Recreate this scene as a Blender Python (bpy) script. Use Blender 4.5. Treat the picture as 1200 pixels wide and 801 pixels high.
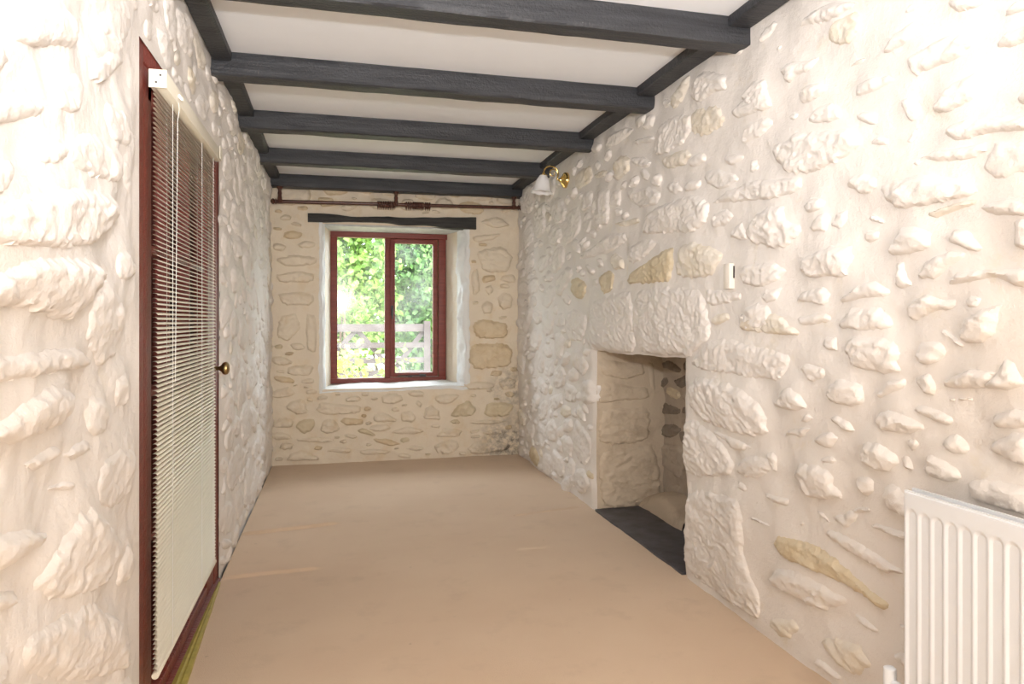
import bpy, math, random
import numpy as np
from mathutils import Vector, Matrix

# ------------------------------------------------------------------ clear
for o in list(bpy.data.objects):
    bpy.data.objects.remove(o)
SC = bpy.context.scene
COL = SC.collection

# ------------------------------------------------------------------ camera
CAM_H = 1.25
YAW = math.radians(14.04)
cam_d = bpy.data.cameras.new('camera')
cam_d.sensor_width = 36.0
cam_d.lens = 36.0 * 818.0 / 1200.0
cam_d.shift_y = -24.5 / 1200.0
cam_d.clip_start = 0.05
cam = bpy.data.objects.new('camera', cam_d)
cam.location = (0, 0, CAM_H)
cam.rotation_euler = (math.pi / 2, 0, -YAW)
COL.objects.link(cam)
SC.camera = cam

# ------------------------------------------------------------------ world, sun, added fill, portal, flash, exposure
world = bpy.data.worlds.new('sky')
SC.world = world
world.use_nodes = True
_bg = world.node_tree.nodes['Background']
_bg.inputs[0].default_value = (0.88, 0.93, 1.0, 1)
_bg.inputs[1].default_value = 10.5

def light(name, kind, loc, energy, color, rot=(0, 0, 0), **kw):
    d = bpy.data.lights.new(name, kind)
    d.energy = energy
    d.color = color
    for k, v in kw.items():
        setattr(d, k, v)
    o = bpy.data.objects.new(name, d)
    o.location = loc
    o.rotation_euler = rot
    COL.objects.link(o)
    return o

_sun = light('sun', 'SUN', (4, 2, 8), 5.0, (1.0, 0.94, 0.82), angle=math.radians(1.0))
_sun.rotation_euler = Vector((-0.62, 0.42, -0.78)).to_track_quat('-Z', 'Y').to_euler()
# added warm fill, set just off the closed wall behind the camera
light('back_fill_light', 'AREA', (0.55, -1.56, 1.40), 58.0, (1.0, 0.905, 0.80),
      rot=(math.radians(90), 0, math.radians(0)), shape='RECTANGLE', size=1.7, size_y=1.7)
# sky portals: they only guide the sampling of the sky through the window opening
for nm, loc, sx, sy, rot in (('window_portal', (0.49, 6.93, 1.375), 1.1, 1.45, (math.radians(-90), 0, 0)),):
    _p = light(nm, 'AREA', loc, 1.0, (1, 1, 1), rot=rot, shape='RECTANGLE', size=sx, size_y=sy)
    _p.data.cycles.is_portal = True
# the photographer's flash on top of the camera
_fl = light('camera_flash', 'SPOT', (0.02, 0.06, 1.60), 232.0, (0.97, 0.98, 1.0), shadow_soft_size=0.045, spot_size=math.radians(105), spot_blend=1.0)
_fl.rotation_euler = Vector((0.20, 0.93, 0.36)).to_track_quat('-Z', 'Y').to_euler()

SC.view_settings.view_transform = 'Standard'
SC.view_settings.look = 'None'
SC.view_settings.exposure = 0.24
SC.view_settings.gamma = 1.0
SC.view_settings.use_curve_mapping = False

# ------------------------------------------------------------------ room measures (metres)
XL, XR, YF, YB = -0.56, 1.65, 6.347, -1.6
ZB, ZC = 2.388, 2.496
FP_Y0, FP_Y1, FP_Z, FP_X = 3.124, 4.343, 1.062, 2.14          # fireplace opening
DY0, DY1, DZ = 2.234, 3.640, 2.080                             # doorway in the left wall
WX0, WX1, WZ0, WZ1 = -0.148, 1.171, 0.650, 2.105               # window opening, room side
GX0, GX1, GZ0, GZ1, GY = -0.065, 1.031, 0.666, 2.095, 6.790    # window frame

# ------------------------------------------------------------------ materials
def mat(name):
    m = bpy.data.materials.new(name)
    m.use_nodes = True
    nt = m.node_tree
    return m, nt, nt.nodes['Principled BSDF']

def N(nt, t, **kw):
    n = nt.nodes.new(t)
    for k, v in kw.items():
        if k in n.inputs:
            n.inputs[k].default_value = v
        else:
            setattr(n, k, v)
    return n

def noise(nt, scale, detail=4, rough=0.55, vec=None, dist=0.0):
    n = N(nt, 'ShaderNodeTexNoise')
    n.inputs['Scale'].default_value = scale
    n.inputs['Detail'].default_value = detail
    n.inputs['Roughness'].default_value = rough
    n.inputs['Distortion'].default_value = dist
    if vec is not None:
        nt.links.new(vec, n.inputs['Vector'])
    return n.outputs['Fac']

def ramp(nt, fac, stops):
    r = N(nt, 'ShaderNodeValToRGB')
    e = r.color_ramp.elements
    while len(e) < len(stops):
        e.new(0.5)
    for el, (p, c) in zip(e, stops):
        el.position = p
        el.color = tuple(c) + (1,) if len(c) == 3 else c
    nt.links.new(fac, r.inputs[0])
    return r.outputs[0]

def mixc(nt, fac, a, b, mode='MIX'):
    m = N(nt, 'ShaderNodeMix', data_type='RGBA', blend_type=mode)
    for sock, val in ((m.inputs[0], fac), (m.inputs[6], a), (m.inputs[7], b)):
        if isinstance(val, (int, float)):
            sock.default_value = val
        elif isinstance(val, tuple):
            sock.default_value = val + (1,) if len(val) == 3 else val
        else:
            nt.links.new(val, sock)
    return m.outputs[2]

def mth(nt, op, a, b=None, clamp=False):
    m = N(nt, 'ShaderNodeMath', operation=op, use_clamp=clamp)
    for i, v in enumerate((a, b)):
        if v is None:
            continue
        if isinstance(v, (int, float)):
            m.inputs[i].default_value = v
        else:
            nt.links.new(v, m.inputs[i])
    return m.outputs[0]

def bump(nt, bsdf, h, strength=0.3, dist=0.01):
    b = N(nt, 'ShaderNodeBump')
    b.inputs['Strength'].default_value = strength
    b.inputs['Distance'].default_value = dist
    nt.links.new(h, b.inputs['Height'])
    nt.links.new(b.outputs[0], bsdf.inputs['Normal'])

def position(nt):
    return N(nt, 'ShaderNodeNewGeometry').outputs['Position']

def paint_mat(name, base, worn, worn_amount, rough=0.55, mould=False, bstr=0.35):
    """old limewash over stone: off-white coat, patches where it wears to ochre"""
    m, nt, b = mat(name)
    p = position(nt)
    c = ramp(nt, noise(nt, 2.3, 3, vec=p), [(0.3, tuple(x * 0.965 for x in base)), (0.7, base)])
    wear = ramp(nt, noise(nt, 7.0, 6, 0.65, vec=p, dist=0.4),
                [(0.62 - worn_amount, (0, 0, 0)), (0.80 - worn_amount * 0.6, (1, 1, 1))])
    wf = mth(nt, 'MULTIPLY', wear, 0.75)
    c = mixc(nt, wf, c, worn)
    fleck = ramp(nt, noise(nt, 55, 3, 0.6, vec=p), [(0.71, (0, 0, 0)), (0.77, (1, 1, 1))])
    c = mixc(nt, mth(nt, 'MULTIPLY', fleck, 0.28), c, (0.42, 0.34, 0.25))
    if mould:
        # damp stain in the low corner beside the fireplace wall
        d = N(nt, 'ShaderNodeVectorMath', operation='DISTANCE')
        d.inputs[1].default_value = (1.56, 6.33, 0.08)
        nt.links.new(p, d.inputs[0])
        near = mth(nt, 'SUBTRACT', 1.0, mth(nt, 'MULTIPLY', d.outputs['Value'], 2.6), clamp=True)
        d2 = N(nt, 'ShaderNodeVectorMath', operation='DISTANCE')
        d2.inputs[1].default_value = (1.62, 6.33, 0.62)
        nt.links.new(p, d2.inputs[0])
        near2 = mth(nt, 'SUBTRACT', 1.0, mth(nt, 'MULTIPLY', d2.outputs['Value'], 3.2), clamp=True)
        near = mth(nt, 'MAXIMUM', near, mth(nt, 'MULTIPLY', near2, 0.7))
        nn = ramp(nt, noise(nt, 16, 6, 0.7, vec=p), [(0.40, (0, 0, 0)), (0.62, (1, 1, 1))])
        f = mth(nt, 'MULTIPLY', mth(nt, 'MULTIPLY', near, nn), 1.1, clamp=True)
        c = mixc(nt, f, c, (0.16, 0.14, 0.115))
    nt.links.new(c, b.inputs['Base Color'])
    b.inputs['Roughness'].default_value = rough
    b.inputs['Specular IOR Level'].default_value = 0.35
    h = mth(nt, 'ADD', noise(nt, 60, 5, 0.6, vec=p), mth(nt, 'MULTIPLY', noise(nt, 220, 3, 0.6, vec=p), 0.4))
    bump(nt, b, h, bstr, 0.010)
    return m

CREAM = (0.83, 0.782, 0.735)
OCHRE = (0.72, 0.62, 0.46)
M_PAINT = paint_mat('cream_limewash', CREAM, (0.76, 0.68, 0.55), 0.02)
M_THIN = paint_mat('thin_limewash', (0.81, 0.75, 0.66), OCHRE, 0.16)
M_OCHRE = paint_mat('ochre_stone', (0.72, 0.62, 0.45), (0.62, 0.50, 0.32), 0.15, bstr=0.5)
M_BROWN = paint_mat('bare_brown_stone', (0.30, 0.25, 0.20), (0.14, 0.11, 0.09), 0.20, bstr=0.5)
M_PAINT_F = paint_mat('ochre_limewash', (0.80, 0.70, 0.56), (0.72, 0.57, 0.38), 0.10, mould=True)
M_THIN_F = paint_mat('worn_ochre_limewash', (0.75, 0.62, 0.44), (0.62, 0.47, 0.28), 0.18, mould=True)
M_FIRE = paint_mat('sooty_limewash', (0.60, 0.50, 0.38), (0.40, 0.31, 0.22), 0.14)
M_FIRE_BACK = paint_mat('sooty_back_limewash', (0.50, 0.43, 0.35), (0.36, 0.29, 0.22), 0.14)
M_SILL = paint_mat('fresh_white_limewash', (0.88, 0.89, 0.88), (0.80, 0.79, 0.74), 0.0)

def simple(name, col, rough=0.5, metal=0.0, var=0.08, scale=20, bstr=0.0, spec=0.5, bscale=80):
    m, nt, b = mat(name)
    p = position(nt)
    c = ramp(nt, noise(nt, scale, 4, vec=p), [(0.3, tuple(x * (1 - var) for x in col)), (0.7, tuple(min(1, x * (1 + var)) for x in col))])
    nt.links.new(c, b.inputs['Base Color'])
    b.inputs['Roughness'].default_value = rough
    b.inputs['Metallic'].default_value = metal
    b.inputs['Specular IOR Level'].default_value = spec
    if bstr:
        bump(nt, b, noise(nt, bscale, 4, vec=p), bstr, 0.004)
    return m

def beam_mat(name, col, hi, rough=0.5):
    m, nt, b = mat(name)
    p = position(nt)
    mp = N(nt, 'ShaderNodeMapping')
    mp.inputs['Scale'].default_value = (3.0, 40.0, 40.0)
    nt.links.new(p, mp.inputs[0])
    g = noise(nt, 1.0, 5, 0.6, vec=mp.outputs[0])
    c = ramp(nt, g, [(0.3, col), (0.75, hi)])
    fl = ramp(nt, noise(nt, 70, 3, 0.6, vec=p), [(0.70, (0, 0, 0)), (0.76, (1, 1, 1))])
    c = mixc(nt, mth(nt, 'MULTIPLY', fl, 0.25), c, (0.30, 0.31, 0.33))
    nt.links.new(c, b.inputs['Base Color'])
    b.inputs['Roughness'].default_value = rough
    b.inputs['Specular IOR Level'].default_value = 0.45
    h = mth(nt, 'ADD', g, mth(nt, 'MULTIPLY', noise(nt, 90, 4, vec=p), 0.7))
    bump(nt, b, h, 0.6, 0.008)
    return m

M_BEAM = beam_mat('black_beam_paint', (0.022, 0.023, 0.027), (0.052, 0.054, 0.061))
M_LINTEL = beam_mat('dark_lintel_oak', (0.014, 0.013, 0.012), (0.045, 0.042, 0.038), 0.6)
M_CEIL = simple('white_ceiling_board', (0.91, 0.93, 0.96), 0.75, var=0.012, scale=3)
M_LINTEL_UNDER = simple('greyed_white_paint', (0.62, 0.63, 0.62), 0.6, var=0.15, scale=14)
M_RED = beam_mat('brown_red_woodstain', (0.165, 0.030, 0.022), (0.245, 0.052, 0.036), 0.38)
M_MAHOG = simple('mahogany_pole_stain', (0.085, 0.030, 0.019), 0.3, var=0.3, scale=40)
M_BLIND = simple('cream_blind_enamel', (0.84, 0.79, 0.66), 0.35, var=0.02)
M_CORD = simple('white_cord', (0.85, 0.84, 0.80), 0.8, var=0.03)
M_BRASS = simple('polished_brass', (0.80, 0.58, 0.22), 0.18, 1.0, var=0.06)
M_OLDBRASS = simple('aged_brass', (0.36, 0.26, 0.12), 0.35, 1.0, var=0.15)
M_RAD = simple('white_radiator_enamel', (0.86, 0.89, 0.93), 0.3, var=0.01)
M_PLASTIC = simple('cream_plastic', (0.80, 0.74, 0.66), 0.45, var=0.02)
M_DARK = simple('dark_plastic', (0.05, 0.04, 0.04), 0.5)
M_SLATE = simple('black_slate', (0.065, 0.066, 0.080), 0.45, var=0.45, scale=9, bstr=0.4, bscale=30)
M_OLIVE = simple('olive_gripper_strip', (0.42, 0.34, 0.07), 0.55, var=0.15, scale=25)
M_GAP = simple('dark_subfloor', (0.06, 0.05, 0.045), 0.9, var=0.3)
M_GATE = simple('weathered_pink_oak', (0.075, 0.058, 0.056), 0.8, var=0.2, scale=12, bstr=0.3)
M_GROUND = simple('rough_grass', (0.26, 0.25, 0.15), 0.9, var=0.4, scale=9)
M_BARK = simple('shrub_bark', (0.16, 0.11, 0.07), 0.9, var=0.3, scale=30, bstr=0.5)

def carpet_mat():
    m, nt, b = mat('beige_carpet')
    p = position(nt)
    c = ramp(nt, noise(nt, 1.6, 3, vec=p), [(0.35, (0.690, 0.515, 0.365)), (0.65, (0.730, 0.560, 0.405))])
    c = mixc(nt, mth(nt, 'MULTIPLY', noise(nt, 260, 2, vec=p), 0.35), c, (0.60, 0.45, 0.315))
    spot = ramp(nt, noise(nt, 24, 2, 0.5, vec=p), [(0.74, (0, 0, 0)), (0.79, (1, 1, 1))])
    c = mixc(nt, mth(nt, 'MULTIPLY', spot, 0.35), c, (0.30, 0.21, 0.14))
    soil = ramp(nt, noise(nt, 4.5, 5, 0.65, vec=p), [(0.55, (0, 0, 0)), (0.75, (1, 1, 1))])
    c = mixc(nt, mth(nt, 'MULTIPLY', soil, 0.22), c, (0.40, 0.28, 0.19))
    nt.links.new(c, b.inputs['Base Color'])
    b.inputs['Roughness'].default_value = 1.0
    b.inputs['Specular IOR Level'].default_value = 0.1
    b.inputs['Sheen Weight'].default_value = 0.15
    h = mth(nt, 'ADD', noise(nt, 320, 2, vec=p), mth(nt, 'MULTIPLY', noise(nt, 40, 3, vec=p), 0.6))
    bump(nt, b, h, 0.35, 0.005)
    return m
M_CARPET = carpet_mat()

def leaf_mat(name, a, bcol):
    m, nt, b = mat(name)
    p = position(nt)
    c = ramp(nt, noise(nt, 3.5, 4, vec=p), [(0.35, a), (0.68, bcol)])
    nt.links.new(c, b.inputs['Base Color'])
    b.inputs['Roughness'].default_value = 0.5
    tr = N(nt, 'ShaderNodeBsdfTranslucent')
    nt.links.new(c, tr.inputs[0])
    mx = N(nt, 'ShaderNodeMixShader')
    mx.inputs[0].default_value = 0.45
    nt.links.new(b.outputs[0], mx.inputs[1])
    nt.links.new(tr.outputs[0], mx.inputs[2])
    nt.links.new(mx.outputs[0], nt.nodes['Material Output'].inputs[0])
    return m
M_PORCH = simple('dark_porch_grey', (0.22, 0.20, 0.18), 0.9)
M_LEAF = leaf_mat('green_leaves', (0.10, 0.22, 0.03), (0.30, 0.42, 0.10))
M_LEAF_Y = leaf_mat('yellow_green_leaves', (0.30, 0.40, 0.06), (0.52, 0.52, 0.15))
M_LEAF_D = leaf_mat('deep_green_leaves', (0.07, 0.18, 0.05), (0.22, 0.36, 0.11))

def glass_mat(name, dust):
    m, nt, b = mat(name)
    nt.nodes.remove(b)
    out = nt.nodes['Material Output']
    t = N(nt, 'ShaderNodeBsdfTransparent')
    t.inputs[0].default_value = (0.97, 0.985, 0.98, 1)
    g = N(nt, 'ShaderNodeBsdfGlossy')
    g.inputs['Roughness'].default_value = 0.13
    fr = N(nt, 'ShaderNodeFresnel')
    fr.inputs[0].default_value = 1.22
    mx = N(nt, 'ShaderNodeMixShader')
    nt.links.new(fr.outputs[0], mx.inputs[0])
    nt.links.new(t.outputs[0], mx.inputs[1])
    nt.links.new(g.outputs[0], mx.inputs[2])
    p = position(nt)
    tl = N(nt, 'ShaderNodeBsdfTranslucent')
    tl.inputs[0].default_value = (0.9, 0.9, 0.9, 1)
    f = ramp(nt, noise(nt, 2.2, 5, 0.6, vec=p), [(0.40, (0, 0, 0)), (0.75, (1, 1, 1))])
    m2 = N(nt, 'ShaderNodeMixShader')
    nt.links.new(mth(nt, 'MULTIPLY', f, dust), m2.inputs[0])
    nt.links.new(mx.outputs[0], m2.inputs[1])
    nt.links.new(tl.outputs[0], m2.inputs[2])
    nt.links.new(m2.outputs[0], out.inputs[0])
    return m
M_GLASS = glass_mat('dusty_window_glass', 0.07)
M_GLASS_D = glass_mat('door_glass', 0.04)

def shade_mat():
    m, nt, b = mat('frosted_white_glass')
    b.inputs['Base Color'].default_value = (0.90, 0.89, 0.90, 1)
    b.inputs['Roughness'].default_value = 0.25
    b.inputs['Subsurface Weight'].default_value = 0.3
    b.inputs['Subsurface Radius'].default_value = (0.02, 0.02, 0.02)
    n = noise(nt, 40, 2, vec=position(nt))
    bump(nt, b, n, 0.05, 0.003)
    return m
M_SHADE = shade_mat()

# ------------------------------------------------------------------ mesh helpers
def link(o, parent=None):
    COL.objects.link(o)
    if parent is not None:
        o.parent = parent
        o.matrix_parent_inverse = Matrix.Identity(4)
    return o

def mk(name, verts, faces, m, parent=None, smooth=False, loc=None, edge_angle=None):
    """one mesh object; verts in world space, re-centred on loc (parents sit at the origin or carry loc)"""
    v = np.asarray(verts, dtype=float).reshape(-1, 3)
    if loc is None:
        loc = (0.0, 0.0, 0.0)
    v = v - np.asarray(loc)
    me = bpy.data.meshes.new(name)
    me.from_pydata(v.tolist(), [], [tuple(int(i) for i in f) for f in faces])
    me.materials.append(m)
    if smooth:
        me.shade_smooth()
        if edge_angle:
            me.set_sharp_from_angle(angle=math.radians(edge_angle))
    me.update()
    o = bpy.data.objects.new(name, me)
    pl = Vector((0, 0, 0)) if parent is None else world_loc(parent)
    o.location = Vector(loc) - pl
    return link(o, parent)

def world_loc(o):
    v = Vector(o.location)
    while o.parent is not None:
        o = o.parent
        v = v + Vector(o.location)
    return v

def tag(o, label=None, cat=None, group=None, kind=None):
    if label: o['label'] = label
    if cat: o['category'] = cat
    if group: o['group'] = group
    if kind: o['kind'] = kind
    return o

def empty(name, loc):
    o = bpy.data.objects.new(name, None)
    o.empty_display_size = 0.1
    o.location = loc
    COL.objects.link(o)
    return o

class MB:
    """collects simple solids into one mesh"""
    def __init__(self): self.v = []; self.f = []
    def add(self, v, f):
        k = len(self.v)
        self.v += [tuple(p) for p in v]
        self.f += [tuple(i + k for i in q) for q in f]
        return self
    def box(self, x0, x1, y0, y1, z0, z1, bev=0.0):
        if bev <= 0:
            v = [(x, y, z) for x in (x0, x1) for y in (y0, y1) for z in (z0, z1)]
            return self.add(v, [(0, 1, 3, 2), (4, 6, 7, 5), (0, 4, 5, 1), (2, 3, 7, 6), (0, 2, 6, 4), (1, 5, 7, 3)])
        # chamfered box: 24 vertices
        import bmesh
        bm = bmesh.new()
        bmesh.ops.create_cube(bm, size=1)
        for w in bm.verts:
            w.co = Vector(((x0 + x1) / 2 + w.co.x * (x1 - x0), (y0 + y1) / 2 + w.co.y * (y1 - y0), (z0 + z1) / 2 + w.co.z * (z1 - z0)))
        bmesh.ops.bevel(bm, geom=list(bm.edges), offset=bev, segments=2, affect='EDGES', profile=0.5)
        bm.verts.index_update()
        v = [tuple(w.co) for w in bm.verts]
        f = [tuple(w.index for w in q.verts) for q in bm.faces]
        bm.free()
        return self.add(v, f)
    def tube(self, pts, r, n=10, cap=True):
        pts = [Vector(p) for p in pts]
        rr = r if isinstance(r, (list, tuple)) else [r] * len(pts)
        vs = []; fs = []
        up = None
        for i, p in enumerate(pts):
            t = (pts[min(i + 1, len(pts) - 1)] - pts[max(i - 1, 0)]).normalized()
            if up is None:
                up = Vector((0, 0, 1)) if abs(t.z) < 0.9 else Vector((1, 0, 0))
            a = (up - t * up.dot(t)).normalized(); up = a
            b = t.cross(a)
            for k in range(n):
                g = 2 * math.pi * k / n
                vs.append(p + (a * math.cos(g) + b * math.sin(g)) * rr[i])
        for i in range(len(pts) - 1):
            for k in range(n):
                fs.append((i * n + k, i * n + (k + 1) % n, (i + 1) * n + (k + 1) % n, (i + 1) * n + k))
        if cap:
            fs.append(tuple(range(n - 1, -1, -1)))
            fs.append(tuple((len(pts) - 1) * n + k for k in range(n)))
        return self.add(vs, fs)
    def lathe(self, o, axis, prof, n=20, scallop=0.0, lobes=8):
        """prof: (distance along axis, radius)"""
        o = Vector(o); t = Vector(axis).normalized()
        a = t.orthogonal().normalized(); b = t.cross(a)
        vs = []; fs = []
        for i, (d, r) in enumerate(prof):
            for k in range(n):
                g = 2 * math.pi * k / n
                w = 1.0 + scallop * math.cos(lobes * g) * (i / max(1, len(prof) - 1)) ** 3
                dd = d + scallop * 0.05 * math.cos(lobes * g) * (i / max(1, len(prof) - 1)) ** 3
                vs.append(o + t * dd + (a * math.cos(g) + b * math.sin(g)) * max(r * w, 1e-4))
        for i in range(len(prof) - 1):
            for k in range(n):
                fs.append((i * n + k, i * n + (k + 1) % n, (i + 1) * n + (k + 1) % n, (i + 1) * n + k))
        return self.add(vs, fs)
    def build(self, name, m, parent=None, smooth=False, loc=None, edge=40):
        return mk(name, self.v, self.f, m, parent, smooth, loc, edge)

# ------------------------------------------------------------------ value noise
_rng = np.random.RandomState(5)
_TAB = _rng.rand(256, 256)
def vn(x, y, seed=0):
    x = np.asarray(x, float) + seed * 17.37; y = np.asarray(y, float) + seed * 9.71
    xi = np.floor(x).astype(int); yi = np.floor(y).astype(int)
    fx = x - xi; fy = y - yi
    fx = fx * fx * fx * (fx * (fx * 6 - 15) + 10); fy = fy * fy * fy * (fy * (fy * 6 - 15) + 10)
    g = lambda i, j: _TAB[i & 255, j & 255]
    a = g(xi, yi) * (1 - fx) + g(xi + 1, yi) * fx
    b = g(xi, yi + 1) * (1 - fx) + g(xi + 1, yi + 1) * fx
    return (a * (1 - fy) + b * fy) * 2 - 1
def fbm(x, y, seed=0, octv=4, gain=0.5):
    s = 0.0; a = 1.0; t = 0.0
    for k in range(octv):
        s = s + a * vn(np.asarray(x) * 2 ** k, np.asarray(y) * 2 ** k, seed + k * 3)
        t += a; a *= gain
    return s / t
def sstep(x):
    x = np.clip(x, 0, 1)
    return x * x * (3 - 2 * x)

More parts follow.
